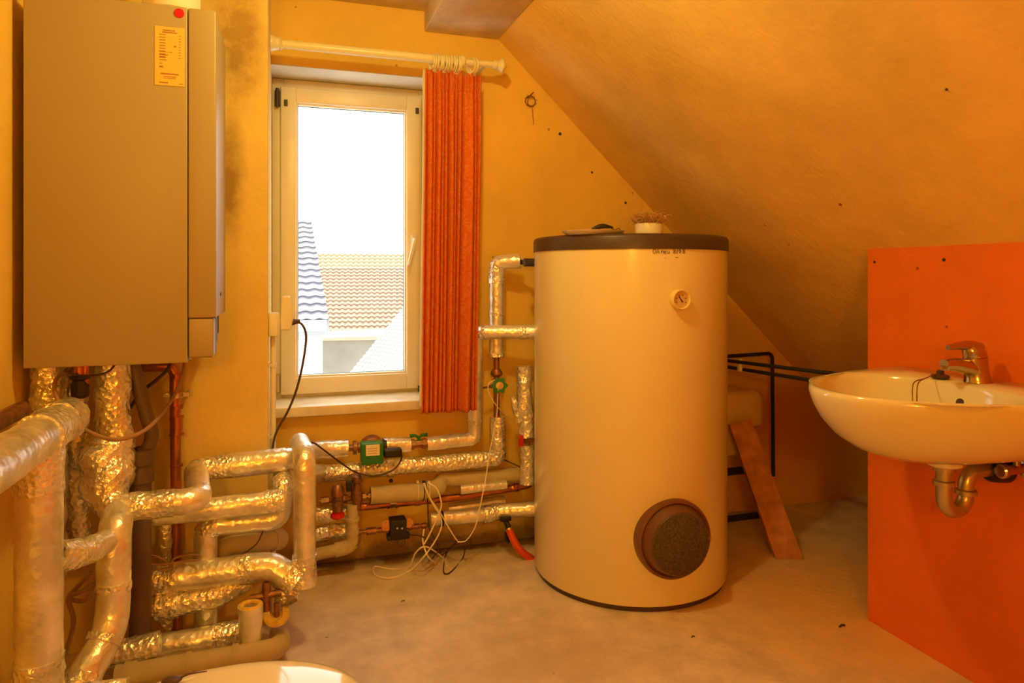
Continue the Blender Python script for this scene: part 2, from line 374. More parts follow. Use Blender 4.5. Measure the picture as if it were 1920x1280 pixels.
MB().tube([(p.x, YF-.025, p.z-.004), (p.x, YF-.055, p.z-.004), (p.x-.006, YF-.062, p.z-.02), (q.x, YF-.062, q.z)], lambda t: .009-.001*t, 12, cap=True).build('handle_lever', 'pvc', h)
p = aY(786, 728, YF-.02); MB().cyl((p.x, YF-.022, p.z-.012), (p.x, YF-.022, p.z+.012), .006).build('hinge', 'dark', win)
zs = aY(650, 758, 2.745).z
MB().box((OX0, 2.745, zs-.038), (OX1+.02, YF+.01, zs), bev=.004).build('window_sill', 'sill', win)

# outside: roofs of the neighbours
def roof(a, b, c, d, rows, waves, m, amp=.05, step=.05, thick=.2):
    """a,b eave left/right, c,d ridge right/left; stepped rows of pantiles, real relief"""
    a, b, c, d = map(Vector, (a, b, c, d)); nrm = (b-a).cross(d-a).normalized()
    if nrm.y > 0: nrm = -nrm
    mb = MB(); bm = mb.bm; lay = bm.verts.layers.float.new('edge'); nx = waves*8; R = []
    for r in range(rows):
        for (t, h, e) in ((0, 1, 1), (.09, .95, 1), (.11, .94, 0), (1, .0, 0)):
            v = (r+t)/rows; ring = []
            for i in range(nx+1):
                u = i/nx; p = (a.lerp(b, u)).lerp(d.lerp(c, u), v)
                wv = math.sin(u*waves*2*math.pi)
                ring_p = p+nrm*(amp*wv+step*h)+(a-d).normalized()*amp*.5*wv
                q = bm.verts.new(ring_p); q[lay] = e; ring.append(q)
            R.append(ring)
    for k, (x, y) in enumerate(zip(R, R[1:])):
        for i in range(nx): bm.faces.new((x[i], x[i+1], y[i+1], y[i]))
    # underside slab
    base = [a, b, c, d]; lo = [p-nrm*thick for p in base]
    vs = [bm.verts.new(p-nrm*amp*1.2) for p in base]+[bm.verts.new(p) for p in lo]
    for f in ((0, 1, 2, 3), (7, 6, 5, 4), (0, 4, 5, 1), (1, 5, 6, 2), (2, 6, 7, 3), (3, 7, 4, 0)): bm.faces.new([vs[i] for i in f])
    return mb
tb = tilemat('blue_grey_tiles', (.42, .46, .53), (.05, .06, .10)); tr_ = tilemat('red_tiles', (.52, .40, .30), (.22, .15, .11)); ts = tilemat('slate_tiles', (.78, .80, .80), (.42, .44, .46)); ty = tilemat('pale_tiles', (.60, .52, .34), (.32, .26, .15))
h = thing('neighbour_house', (.0, 9, -8), 'blue-grey tiled house with pale wall outside the left of the window', 'house')
roof(aY(470, 606, 9), aY(617, 602, 9), aY(583, 412, 12.5), aY(440, 412, 12.5), 17, 6, tb, .011, .03).build('roof', tb, h, smoothed=False)
p0 = aY(480, 608, 9.2); p1 = aY(605, 608, 9.2); MB().box((p0.x, 9.2, -8), (p1.x, 12, p1.z)).build('wall', 'wallw', h, smoothed=False)
p = aY(540, 611, 9.0); p1 = aY(612, 609, 9.0); MB().tube([(p.x-.5, 8.95, p1.z), (p1.x, 8.95, p1.z)], .07, 10).build('gutter', 'wallw', h)
h = thing('neighbour_house', (1, 17, -8), 'red tiled house with concrete wall and gutter in the middle of the window view', 'house')
roof(aY(560, 624, 16), aY(840, 620, 16), aY(840, 500, 20), aY(560, 500, 20), 17, 26, tr_, .02, .04).build('roof', tr_, h, smoothed=False)
p0 = aY(560, 628, 16.3); p1 = aY(840, 628, 16.3); MB().box((p0.x, 16.3, -8), (p1.x, 20, p0.z)).build('wall', 'conc', h, smoothed=False)
MB().tube([(p0.x, 15.95, p0.z+.03), (p1.x, 15.95, p0.z+.03)], .08, 10).build('gutter', 'wallw', h)
h = thing('neighbour_house', (2, 24, -8), 'pale yellow tiled roof far behind the red roof', 'house')
roof(aY(560, 507, 24), aY(860, 507, 24), aY(860, 476, 27), aY(560, 474, 27), 5, 30, ty, .03, .06).build('roof', ty, h, smoothed=False)
p0 = aY(560, 508, 24.2); p1 = aY(860, 508, 24.2); MB().box((p0.x, 24.2, -8), (p1.x, 27, p0.z)).build('wall', 'wallw', h, smoothed=False)
h = thing('neighbour_house', (1, 7, -8), 'grey slate roof rising to the right in the lower window corner', 'house')
A_, B_, C_ = aY(600, 770, 7), aY(980, 600, 7.4), aY(1040, 330, 9.6); n0 = (B_-A_).cross(C_-A_)
def onp(px, py): r = ray(px, py); return C0+r*((A_-C0).dot(n0)/r.dot(n0))
roof(A_, B_, C_, onp(757, 577)+(onp(757, 577)-A_)*.6, 44, 30, ts, .005, .03).build('roof', ts, h, smoothed=False)
p0 = aY(600, 776, 7.2); p1 = aY(900, 776, 7.2); MB().box((p0.x, 7.6, -8), (p1.x, 9, min(p0.z, p1.z)-.1)).build('wall', 'conc', h, smoothed=False)

# ------------------------------------------------------------------ curtain, rod, rings
YR = 2.64
ra = aY(507, 88, YR); rb = aY(940, 120, YR); RZ = aY(850, 114, YR).z
rod = thing('curtain_rod', (.4, YR, RZ), 'cream telescopic curtain rod above the window with turned finial', 'curtain rod')
xm = aY(868, 114, YR).x
MB().cyl((OX0+.012, YR, RZ), (xm, YR, RZ), .0165).build('outer_tube', 'rod', rod)
MB().cyl((xm, YR, RZ), (rb.x-.03, YR, RZ), .0125).build('inner_tube', 'rod', rod)
MB().lathe((xm-.006, YR, RZ), (1, 0, 0), [(.012, -.014), (.022, -.01), (.025, 0), (.022, .01), (.012, .016)]).build('collar', 'rod', rod)
MB().lathe((rb.x-.035, YR, RZ), (1, 0, 0), [(.012, 0), (.018, .002), (.018, .014), (.014, .018), (.02, .024), (.029, .036), (.026, .044), (.012, .052), (.008, .057), (.001, .058)]).build('finial', 'rod', rod)
MB().lathe((OX0+.001, YR, RZ), (1, 0, 0), [(.030, 0), (.030, .008), (.026, .014), (.022, .03), (.026, .036), (.018, .042)]).build('wall_cup', 'rod', rod)
MB().box((rb.x-.075, YR, RZ-.008), (rb.x-.06, YW, RZ+.006)).lathe((rb.x-.067, YW, RZ-.002), (0, -1, 0), [(.022, 0), (.02, .008)]).build('wall_bracket', 'rod', rod)
xs_rings = [aY(x, 114, YR).x for x in (810, 814.5, 819, 824, 829, 834, 839, 844, 849, 854, 858, 862)]
r0 = None
for i, x in enumerate(xs_rings+[aY(884, 118, YR).x, aY(889, 118, YR).x]):
    last = i >= 12
    if r0 is None:
        o = MB().torus((x, YR, RZ-.012), (1, .12, 0), .0285, .0038).build('curtain_ring', 'rod'); MB().torus((x, YR, RZ-.046), (0, 1, 0), .0045, .001, 12, 6).build('ring_eye', 'rod', o); r0 = o
    else:
        o = r0.copy(); S.collection.objects.link(o); o.location.x += x-xs_rings[0]; o.rotation_euler.z = random.uniform(-.12, .12) if not last else .2
        for ch in r0.children:
            c = ch.copy(); S.collection.objects.link(c); c.parent = o
    tag(o, 'cream curtain ring spaced apart to the right of the rod collar' if last else 'cream curtain ring bunched with others left of the rod collar', 'curtain ring', 'separate curtain rings right of the collar' if last else 'bunched curtain rings')
# curtain: gathered cloth
cx0, cx1 = aY(797, 140, YR).x, aY(902, 140, YR).x; czt = aY(850, 136, YR).z; czb = aY(850, 768, YR).z
bx0, bx1 = aY(788, 765, YR).x, aY(892, 770, YR).x
nu, nv = 320, 90; rows = []
CR = [-.02, .05, .15, .20, .30, .36, .42, .53, .585, .66, .89, .95, 1.02]          # creases, close together left, wide panel right
JT = [random.uniform(-1, 1) for _ in CR]
for j in range(nv+1):
    v = j/nv; z = czt+(czb-czt)*v; row = []
    cr = [c+.012*JT[k]*math.sin(2.2*v+k) for k, c in enumerate(CR)]
    for i in range(nu+1):
        u = i/nu; x = (cx0+(cx1-cx0)*u)*(1-v)+(bx0+(bx1-bx0)*u)*v
        k = max(q for q in range(len(cr)-1) if cr[q] <= u+1e-9); s_ = (u-cr[k])/(cr[k+1]-cr[k]); w_ = (cr[k+1]-cr[k])*.23
        bul = max(0, 1-(2*s_-1)**2)**.55
        dep_ = min(.05, w_*1.5+.012)*(.5+.5*min(1, v*4))*(1+.25*JT[k]*math.sin(3*v+k*2))
        if w_ > .03: bul *= 1+.12*math.sin(s_*9+v*3); 
        y = YR+.012-dep_*bul+.0025*math.sin(u*95+2*v)*max(0, 1-v*9)+.010*noise.noise(Vector((u*4, v*2.5, 3)))
        zz = z+(.006*math.sin(u*70)+.004*math.sin(u*33) if j == 0 else 0)-.004*v*bul
        row.append(Vector((x, y+.004, zz)))
    rows.append(row)
mb = MB(); mb.quadgrid(rows, closed=False); cur = mb.build('curtain', 'cloth', angle=80)
sm = cur.modifiers.new('thickness', 'SOLIDIFY'); sm.thickness = .0016
tag(cur, 'orange-red patterned curtain gathered at the right side of the window', 'curtain')
hx = [r[0] for r in rows]
MB().tube([p+Vector((-.004, -.002, 0)) for p in hx[::4]], .0045, 6).build('lining_edge', 'reveal', cur)
MB().tube([hx[0]+Vector((-.004, -.004, 0)), hx[3]+Vector((-.012, -.004, 0)), hx[7]+Vector((-.006, -.004, 0))], .0012, 6).build('loose_thread', 'labelw', cur)
mb = MB()
for k in range(9):
    u = (k+.5)/9; p = rows[3][int(u*nu)]; mb.tube([p+Vector((0, -.006, .018)), p+Vector((.001, -.010, 0)), p+Vector((0, -.007, -.03))], .0022, 6)
mb.build('header_pleat', 'cloth', cur)

# ------------------------------------------------------------------ hot water tank
TCX, TCY, TR = 1.249, 2.383, .361
tank = thing('hot_water_tank', (TCX, TCY, 0), 'tall cream cylindrical hot water tank with brown lid on the concrete floor', 'water tank')
MB().lathe((TCX, TCY, 0), (0, 0, 1), [(TR-.012, 0), (TR-.012, .018)], 96).build('base_ring', 'tanklid', tank)
MB().lathe((TCX, TCY, 0), (0, 0, 1), [(TR-.012, .018), (TR-.003, .02), (TR, .026), (TR, 1.212), (TR-.01, 1.214)], 128).build('jacket', 'tank', tank)
MB().lathe((TCX, TCY, 0), (0, 0, 1), [(TR-.02, 1.205), (TR+.004, 1.206), (TR+.004, 1.246), (TR, 1.254), (TR-.008, 1.258), (.0, 1.262)], 128).build('lid', 'tanklid', tank)
def onTank(px, py, off=0):
    r = ray(px, py); a = r.x**2+r.y**2; bq = -2*(r.x*TCX+r.y*TCY); c = TCX**2+TCY**2-(TR+off)**2
    t = (-bq-math.sqrt(max(0, bq*bq-4*a*c)))/(2*a); p = C0+r*t; n = Vector((p.x-TCX, p.y-TCY, 0)).normalized(); return p, n
p, n = onTank(1262, 1009)
fl = MB().lathe(p-n*.03, n, [(.131, 0), (.133, .032), (.130, .045), (.122, .048), (.118, .042), (.112, .05), (.106, .078), (.1, .086), (.09, .084)], 64).build('flange_cover', 'flangering', tank)
MB().lathe(p-n*.03, n, [(.103, .05), (.103, .0835), (.098, .0865), (.0, .087)], 64).build('foam_disc', 'flange', fl)
s1 = n.cross(Vector((0, 0, 1))).normalized()
for s_ in (-1,):
    MB().lathe(p+s1*-.121+n*.016+Vector((0, 0, -.002)), n, [(.007, 0), (.007, .004), (.003, .007), (.0, .0075)], 16).build('screw', 'chrome', fl)
p, n = onTank(1271, 561)
ga = MB().lathe(p-n*.01, n, [(.03, 0), (.0335, .02), (.0335, .034), (.031, .038), (.028, .036), (.0275, .028), (.0, .028)], 48).build('thermometer', 'gauge', tank)
MB().lathe(p+n*.017, n, [(.0272, 0), (.0272, .002), (0, .0022)], 40).build('dial_face', 'gaugeface', ga)
u = Vector((0, 0, 1)).cross(n).normalized(); up = Vector((0, 0, 1)); o_ = p+n*.0205
MB().tube([o_+u*.004-up*.006, o_-u*.007+up*.009], .0016, 6).ball(o_+u*.004-up*.006, .003).build('needle', 'ink', ga)
mb = MB()
for k in range(6):
    a = math.radians(-20+k*44); c = o_+u*(.018*math.cos(a))+up*(.018*math.sin(a)-.003); e = u*math.cos(a)+up*math.sin(a); mb.tube([c-e*.002, c+e*.002], .0012, 5)
mb.build('scale_marks', 'ink', ga)
# handwriting  OA neu 8/08
GL = {'O': [[(.3, 1), (.05, .7), (.05, .25), (.3, 0), (.55, .3), (.55, .75), (.3, 1)]], 'A': [[(0, 0), (.35, 1), (.6, 0)], [(.12, .38), (.52, .38)]],
 'n': [[(0, .6), (.02, 0)], [(.02, .42), (.25, .6), (.4, .5), (.42, 0)]], 'e': [[(0, .3), (.38, .35), (.3, .58), (.08, .5), (0, .22), (.15, 0), (.4, .08)]],
 'u': [[(0, .55), (.03, .1), (.2, 0), (.36, .15), (.38, .55), (.4, .02)]], '8': [[(.25, .5), (.02, .75), (.25, 1), (.48, .78), (.25, .5), (0, .22), (.25, 0), (.5, .22), (.25, .5)]],
 '/': [[(0, -.1), (.3, 1.1)]], '0': [[(.2, .9), (.02, .5), (.15, .05), (.38, .4), (.2, .9)]], ' ': []}
mb = MB(); x = 1224.0
for ch in 'OA neu  8/08':
    for s_ in GL[ch]:
        pts = [onTank(x+a*9.5, 475.5-b_*9.0+(x-1224)*-.012, .0012)[0] for a, b_ in s_]; mb.tube(pts, .0009, 5)
    x += {' ': 2.6, 'n': 5.6, 'e': 5.6, 'u': 6, '/': 4.5}.get(ch, 6.6)
mb.build('handwriting', 'ink', tank)
for (x0, y0, x1, y1) in ((1246, 483, 1247, 483.5), (1266, 482, 1272, 482.5)): MB().tube([onTank(x0, y0, .001)[0], onTank(x1, y1, .001)[0]], .0009, 5).build('pen_mark', 'print', tank)
for (x, y) in ((1003, 492),):
    p = aY(x, y, 2.55); MB().cyl((p.x-.045, 2.55, p.z), (p.x+.06, 2.55, p.z), .016).build('pipe_stub', 'dark', tank)
# things on the tank lid
ZT = 1.2615
pr = aY(1217, 436, 2.30)
ring = MB().lathe((pr.x, 2.30, ZT-.003), (0, 0, 1), [(.049, 0), (.0505, .003), (.0505, .050), (.049, .052), (.045, .052), (.045, .004), (0, .004)], 48).build('plastic_pot', 'white')
tag(ring, 'small white round pot holding hemp on top of the tank lid', 'pot')
mb = MB()
for k in range(300):
    a = random.uniform(0, 2*math.pi); r = .044*math.sqrt(random.random()); c = Vector((pr.x+r*math.cos(a), 2.30+r*math.sin(a), ZT+.035+.010*random.random()))
    e = Vector((math.cos(a)*random.uniform(.1, .7)+random.uniform(-.5, .5), math.sin(a)*random.uniform(.1, .7)+random.uniform(-.5, .5), 1)).normalized()
    L = random.uniform(.025, .07); e2 = Vector((random.uniform(-1, 1), random.uniform(-1, 1), random.uniform(-.5, .1)))*.016
    mb.tube(smooth([c, c+e*L*.5, c+e*L*.8+e2*.6, c+e*L*.75+e2*1.5], 3), .0013, 4)
mb.ball((pr.x, 2.30, ZT+.052), .040, (1, 1, .7))
tag(mb.build('hemp_tuft', 'hemp'), 'frayed tuft of brown plumbing hemp sticking out of the white pot', 'hemp')
p = aY(1112, 437, 2.22)
tag(MB().lathe((p.x, 2.22, ZT-.004), (0, 0, 1), [(.09, 0), (.108, .012), (.11, .015), (.103, .014), (.085, .004), (0, .004)], 48).build('saucer', 'white'), 'shallow white dish lying on the left of the tank lid', 'dish')
q0 = aY(1110, 430, 2.17)
kn = MB().tube(smooth([Vector((q0.x, 2.17, ZT+.014)), Vector((q0.x+.035, 2.165, ZT+.025)), Vector((q0.x+.075, 2.16, ZT+.021))], 6), lambda t: .0025+.0065*math.sin(math.pi*min(1, t*.9+.1)), 10).build('pocket_knife', 'black')
tag(kn, 'black handled tool with a wire loop resting on the white dish', 'tool')
MB().tube(smooth([(q0.x+.068, 2.16, ZT+.018), (q0.x+.082, 2.158, ZT+.014), (q0.x+.094, 2.155, ZT+.018), (q0.x+.10, 2.155, ZT+.008), (q0.x+.086, 2.155, ZT+.003), (q0.x+.08, 2.155, ZT+.010)], 5), .0013, 6).build('wire_loop', 'black', kn)
tag(MB().box((pr.x-.05, 2.17, ZT-.004), (pr.x+.085, 2.235, ZT+.005), Matrix.Identity(4)).build('cardboard_scrap', 'card', smoothed=False), 'flat cardboard scrap beside the white pot on the tank lid', 'cardboard')

# ------------------------------------------------------------------ boiler
BY = 1.93; bx0_ = aY(43, 600, BY).x; bxs = aY(352, 600, BY).x; bx1_ = aY(405, 600, BY).x
zb = aY(352, 680, BY).z; zt = aY(352, 14, BY).z; zmid = aY(380, 596, BY).z; zlow = aY(380, 671, BY).z
bo = thing('wall_boiler', ((bx0_+bx1_)/2, 2.2, zb), 'large cream wall-hung gas boiler on the chimney wall at the left', 'boiler')
MB().box((bx0_, BY, zb), (bxs-.001, BY+.03, zt), bev=.003).build('front_door', 'boiler', bo)
MB().box((bxs+.001, BY, zmid), (bx1_, 2.225, zt), bev=.004).build('side_cover', 'boiler', bo)
MB().box((bx0_+.006, BY+.03, zb+.006), (bxs+.003, 2.225, zt-.004)).box((bx0_+.05, 2.22, zb+.1), (bx1_-.04, YC, zt-.1)).build('casing', 'boilerside', bo, smoothed=False)
MB().box((bxs+.001, BY+.001, zlow), (bx1_-.006, BY+.05, zmid-.001), bev=.006).build('control_panel', 'boiler', bo)
MB().box((bxs+.002, BY+.052, zlow+.006), (bx1_-.007, BY+.10, zmid-.002)).box((bxs+.002, BY+.11, zlow+.03), (bx1_-.008, BY+.14, zmid-.002)).box((bxs+.002, BY+.16, zlow+.05), (bx1_-.008, BY+.18, zmid-.002)).build('vent_slats', 'dark', bo, smoothed=False)
p = aX(414, 551, bx1_+.001); MB().cyl((bx1_-.002, p.y, p.z), (bx1_+.002, p.y, p.z), .005).build('screw', 'dark', bo)
a = aY(290, 48, BY-.0008); c = aY(346, 163, BY-.0008)
stk = MB().box((a.x, BY-.0012, c.z), (c.x, BY+.001, a.z)).build('type_label', 'sticker', bo, smoothed=False)
mb = MB(); W_, H_ = c.x-a.x, a.z-c.z
def ln(x0, x1, y, h=.006): mb.box((a.x+W_*x0, BY-.0016, a.z-H_*(y+h)), (a.x+W_*x1, BY-.001, a.z-H_*y))
ln(.27, .68, .05, .02); ln(.25, .75, .085, .02)
for k in range(9): ln(.15, .36, .13+k*.047, .014); ln(.8, .88, .14+k*.047, .01)
ln(.15, .6, .43); ln(.15, .45, .475, .014); ln(.15, .38, .52, .014); ln(.15, .4, .56, .014); ln(.15, .26, .62, .014); ln(.15, .28, .67, .03)
ln(.2, .8, .79, .022); ln(.3, .72, .84, .012); ln(.3, .7, .87, .01); ln(.15, .45, .94, .02); ln(.82, .95, .95, .012); ln(.64, .72, .31, .03)
mb.build('print_lines', 'print', stk, smoothed=False)
p = aY(336, 25, BY); MB().cyl((p.x, BY-.0015, p.z), (p.x, BY+.001, p.z), .0118).build('round_sticker', 'reddot', bo)
p = aY(322, 12, 2.08)
flue = MB().lathe((p.x, 2.08, zt-.004), (0, 0, 1), [(.05, 0), (.05, .03), (.066, .036), (.072, .05), (.072, .14), (.066, .15), (.06, .15), (.06, ZC-zt+.004)], 40).build('flue_pipe', 'white')
tag(flue, 'white flue pipe rising from the boiler top to the ceiling', 'flue pipe')

# ------------------------------------------------------------------ pipes
def P3(p):
    """(px, py, Y) picture place on the plane Y, or a Vector"""
    return p if isinstance(p, Vector) else aY(*p)
def run(name, label, cat, pts, wpx, m='foil', crinkle=.06, fil=.05, bands=(), prof=None, seg=22, freq=16, group=None, parent=None, bore=0, curve=False, cap=True, r=None):
    P = [P3(p) for p in pts]; mid = P[len(P)//2]
    R = r or pw(mid, wpx)
    path = smooth(P, 10) if curve else fillet(P, fil)
    rad = (lambda t: R*prof(t)) if prof else R
    step = R*.3 if crinkle > .03 else R*.6
    o = MB().tube(path, rad, seg, step, crinkle, freq, seed=len(bpy.data.objects)*.37, bore=bore, cap=cap).build(name, m, parent, angle=60 if crinkle < .12 else 50)
    if not parent: tag(o, label, cat, group)
    rs = resample(path, R*.25); n = len(rs)
    for bnd in bands:
        t0, t1 = bnd[0], bnd[1]; bm_ = bnd[2] if len(bnd) > 2 else 'tape'; k = bnd[3] if len(bnd) > 3 else 1.07
        i0, i1 = int(t0*(n-1)), max(int(t0*(n-1))+2, int(t1*(n-1)))
        seg_ = rs[i0:i1+1]
        MB().tube(seg_, (lambda t: R*k*(prof(t0+(t1-t0)*t) if prof else 1)), seg, None, .10 if bm_ == 'tape' else .0, 30, seed=i0).build('foil_tape' if bm_ == 'tape' else 'pipe_collar', bm_, o)
    return o
FP = 'insulated pipe'
# -- left cluster, from the wall outwards
run('insulated_pipe', 'thick upright foil-wrapped pipe nearest the camera at the left edge', FP, [vz(73, 1.73, .77), vz(73, 1.73, 0)], 92, r=.0455, crinkle=.035, bands=[(0, .16), (.62, .66), (.70, 1, 'tape', 1.02)], freq=9)
run('insulated_pipe', 'foil-wrapped pipe running along the left wall over the thick upright pipe', FP, [Vector((-.5, 1.15, .775)), Vector((-.5, 1.93, .775))], 80, r=.046, crinkle=.06, bands=[(.72, .84), (.9, .99)])
run('metal_rail', 'short brass-coloured tube end on the left wall above the foil pipes', 'pipe', [Vector((-.596, 1.5, .80)), Vector((-.596, 1.93, .80))], 30, r=.02, m='brass', crinkle=0)
run('insulated_pipe', 'crumpled foil pipe under the left end of the boiler', FP, [vz(92, 2.02, zb+.01), vz(92, 2.02, .35)], 58, m='foilrough', crinkle=.22, freq=28)
run('insulated_pipe', 'thin crumpled foil pipe below the black and copper boiler valve', FP, [(144, 722, 2.08), (144, 960, 2.08), (150, 1040, 2.1)], 40, m='foilrough', crinkle=.28, freq=30)
run('insulated_pipe', 'ridged foil pipe dropping from the boiler into a bulging wrapped lump', FP, [(212, 672, 2.06), (212, 815, 2.06), (204, 845, 2.05), (197, 885, 2.03), (202, 925, 2.0), (222, 958, 1.97)], 62, m='foilrough', crinkle=.22, fil=.06, freq=22,
    prof=lambda t: 1.0 if t < .44 else (1.0+.5*math.sin(math.pi*min(1, (t-.44)/.46)) if t < .86 else 1.08-.2*(t-.86)/.14), bands=[(.50, .54)])
v_ = thing('boiler_valve', aY(150, 700, 2.0), 'small black and copper valve under the boiler above the thin crumpled pipe', 'valve')
pv = aY(150, 700, 2.0); MB().cyl(pv+Vector((0, 0, .03)), pv-Vector((0, 0, .02)), .014).cyl(pv+Vector((.012, 0, .03)), pv+Vector((.012, 0, -.03)), .008).build('copper_neck', 'copper', v_)
MB().lathe(pv-Vector((0, 0, .062)), (0, 0, 1), [(.012, 0), (.020, .006), (.021, .035), (.016, .045), (.024, .05), (.024, .056), (.012, .058)], 8).build('knob', 'black', v_)
# gray drain
dr = run('drain_hose', 'flat grey drain hose hanging from the boiler into the drain socket', 'hose', [(248, 676, 2.1), (258, 715, 2.1), (274, 775, 2.1), (285, 815, 2.1), (276, 842, 2.1), (266, 850, 2.1)], 25, m='grey', crinkle=0, curve=True)
dp = thing('drain_pipe', aY(262, 1245, 2.1), 'grey plastic drain pipe standing upright behind the foil pipes', 'drain pipe')
a_ = aY(264, 838, 2.1); b_ = aY(262, 1250, 2.1); X_ = (a_.x+b_.x)/2
MB().cyl((X_, 2.1, b_.z), (X_, 2.1, aY(262, 900, 2.1).z), pw(b_, 38)).build('pipe', 'grey', dp)
MB().lathe((X_, 2.1, 0), (0, 0, 1), [(.030, aY(262, 905, 2.1).z), (.034, aY(262, 902, 2.1).z), (.034, aY(262, 880, 2.1).z), (.031, aY(262, 876, 2.1).z), (.031, aY(262, 872, 2.1).z), (.036, aY(262, 869, 2.1).z), (.036, aY(262, 842, 2.1).z), (.03, aY(262, 840, 2.1).z), (.026, aY(262, 850, 2.1).z), (0, aY(262, 852, 2.1).z)], 32).build('socket', 'grey', dp)
MB().lathe((X_, 2.1, 0), (0, 0, 1), [(.031, aY(262, 1285, 2.1).z), (.036, aY(262, 1280, 2.1).z), (.036, aY(262, 1212, 2.1).z), (.039, aY(262, 1208, 2.1).z), (.039, aY(262, 1203, 2.1).z), (.031, aY(262, 1201, 2.1).z)], 32).build('lower_collar', 'grey', dp)
# copper riser
cp = run('copper_pipe', 'bare copper pipe bending down the chimney wall right of the drain pipe', 'copper pipe', [(252, 687, 2.29), (328, 687, 2.29), (332, 1190, 2.29)], 19, m='copper', crinkle=0, fil=.03)
for y0, y1, k in ((700, 708, 1.25), (760, 766, 1.2), (780, 784, 1.35), (784, 812, 1.15), (812, 816, 1.35), (870, 874, 1.2)):
    p = aY(331, y0, 2.29); q = aY(331, y1, 2.29); MB().cyl((cp.matrix_basis.translation.x*0+aY(331, y0, 2.29).x, 2.29, p.z), (p.x, 2.29, q.z), pw(p, 19)*k).build('solder_fitting', 'copper', cp)
p = aY(331, 740, 2.29); cl = thing('pipe_clamp', p, 'chrome pipe clamp holding the copper pipe below the boiler', 'clamp')
MB().cyl(p+Vector((0, 0, -.008)), p+Vector((0, 0, .008)), .019).box((p.x-.034, 2.285, p.z-.006), (p.x+.034, 2.295, p.z+.006)).build('band', 'steel', cl)
for s_ in (-1, 1): MB().cyl(p+Vector((s_*.027, -.012, 0)), p+Vector((s_*.027, .05, 0)), .0055, seg=8).build('bolt', 'steel', cl)
run('insulated_pipe', 'slim upright foil pipe between drain pipe and copper pipe', FP, [(310, 960, 2.27), (310, 1195, 2.27)], 24, m='foilrough', crinkle=.2, freq=35)
# F run and G run
run('insulated_pipe', 'upper foil pipe stepping back along the chimney wall and into the window niche', FP,
    [(222, 952, 1.97), (374, 937, 1.99), (366, 880, 2.24), (548, 860, 2.24), Vector((.03, 2.60, .475)), aY(600, 842, 2.70), aY(652, 840, 2.70)], 46, crinkle=.07, fil=.045, r=.0335, bands=[(.02, .10), (.32, .40), (.40, .52, 'foil', 1.10), (.66, .70)])
run('insulated_pipe', 'second foil pipe from the top, ending in the pale upright elbow', FP, [(285, 966, 2.14), (532, 937, 2.16)], 40, crinkle=.07, bands=[(.86, 1)])
run('insulated_pipe', 'foil pipe with squared corner turning down, third from the top', FP, [(386, 1200, 2.2), (386, 985, 2.2), (526, 972, 2.2), (530, 905, 2.2), (528, 893, 2.32), aY(600, 886, 2.70)], 40, crinkle=.06, fil=.035, bands=[(.28, .31), (.52, .58), (.66, .74)])
run('foam_sleeved_pipe', 'brown-grey plastic pipe with rounded elbow between the foil pipes', 'pipe', [(413, 1120, 2.27), (413, 1023, 2.27), (522, 1012, 2.27), (520, 1005, 2.5)], 34, m='greyfoam', crinkle=0, fil=.04, bands=[(.55, .75, 'greyfoam', 1.12)])
run('insulated_pipe', 'foil pipe running right and down to the foot of the tall upright pipe', FP, [(250, 1092, 2.18), (508, 1060, 2.16), (556, 1092, 2.14)], 52, crinkle=.06, fil=.03, bands=[(.0, .25, 'tape', 1.05), (.62, .7), (.93, 1)])
run('insulated_pipe', 'tall upright foil pipe in front of the window niche', FP, [Vector((.045, 2.42, .56)), (571, 852, 2.15), (571, 1096, 2.15)], 41, crinkle=.045, fil=.05, r=.0325, bands=[(.86, 1)], freq=14)
run('insulated_pipe', 'sagging crumpled foil pipe tapering to the right, below the long one', FP, [(275, 1140, 2.17), (400, 1117, 2.17), (470, 1090, 2.17)], 46, m='foilrough', crinkle=.14, prof=lambda t: 1.05-.55*max(0, t-.65)/.35, bands=[(.1, .3)])
run('insulated_pipe', 'lowest foil pipe near the floor right of the drain pipe', FP, [(278, 1216, 2.13), (455, 1186, 2.13)], 44, crinkle=.08, bands=[(.68, .98)])
gp = run('drain_pipe', 'grey ribbed plastic pipe lying lowest beside the floor with upturned elbow', 'drain pipe', [(215, 1270, 2.0), (505, 1219, 2.02), (523, 1213, 2.06), (524, 1186, 2.2)], 38, m='greyfoam', crinkle=0, fil=.03, bands=[(.05, .09, 'greyfoam', 1.12), (.3, .33, 'greyfoam', 1.12), (.5, .53, 'greyfoam', 1.12), (.80, .84, 'greyfoam', 1.1)])
run('insulated_pipe', 'wide foil pipe upright left of the drain pipe, bending towards the camera', FP, [(222, 955, 1.97), (214, 1000, 1.9), (211, 1180, 1.88), (145, 1285, 1.78), (120, 1420, 1.76)], 58, crinkle=.07, fil=.06, bands=[(.34, .36), (.55, .57, 'tape', 1.1), (.7, .72, 'tape', 1.08)])
run('insulated_pipe', 'short foil branch from the thick upright pipe into the wide one', FP, [(108, 1042, 1.75), (160, 1036, 1.80), (208, 1008, 1.9)], 46, crinkle=.09, bands=[(.0, .28, 'tape', 1.2), (.30, .62, 'tape', 1.12)])
run('insulated_pipe', 'dark crumpled foil pipe piece behind the foot of the drain pipe', FP, [(172, 1232, 2.05), (300, 1206, 2.05)], 46, m='foilrough', crinkle=.2)
run('insulated_pipe', 'foil pipe end at the bottom edge behind the toilet lid', FP, [(60, 1318, 1.45), (238, 1292, 1.45)], 44, crinkle=.12, m='foilrough')
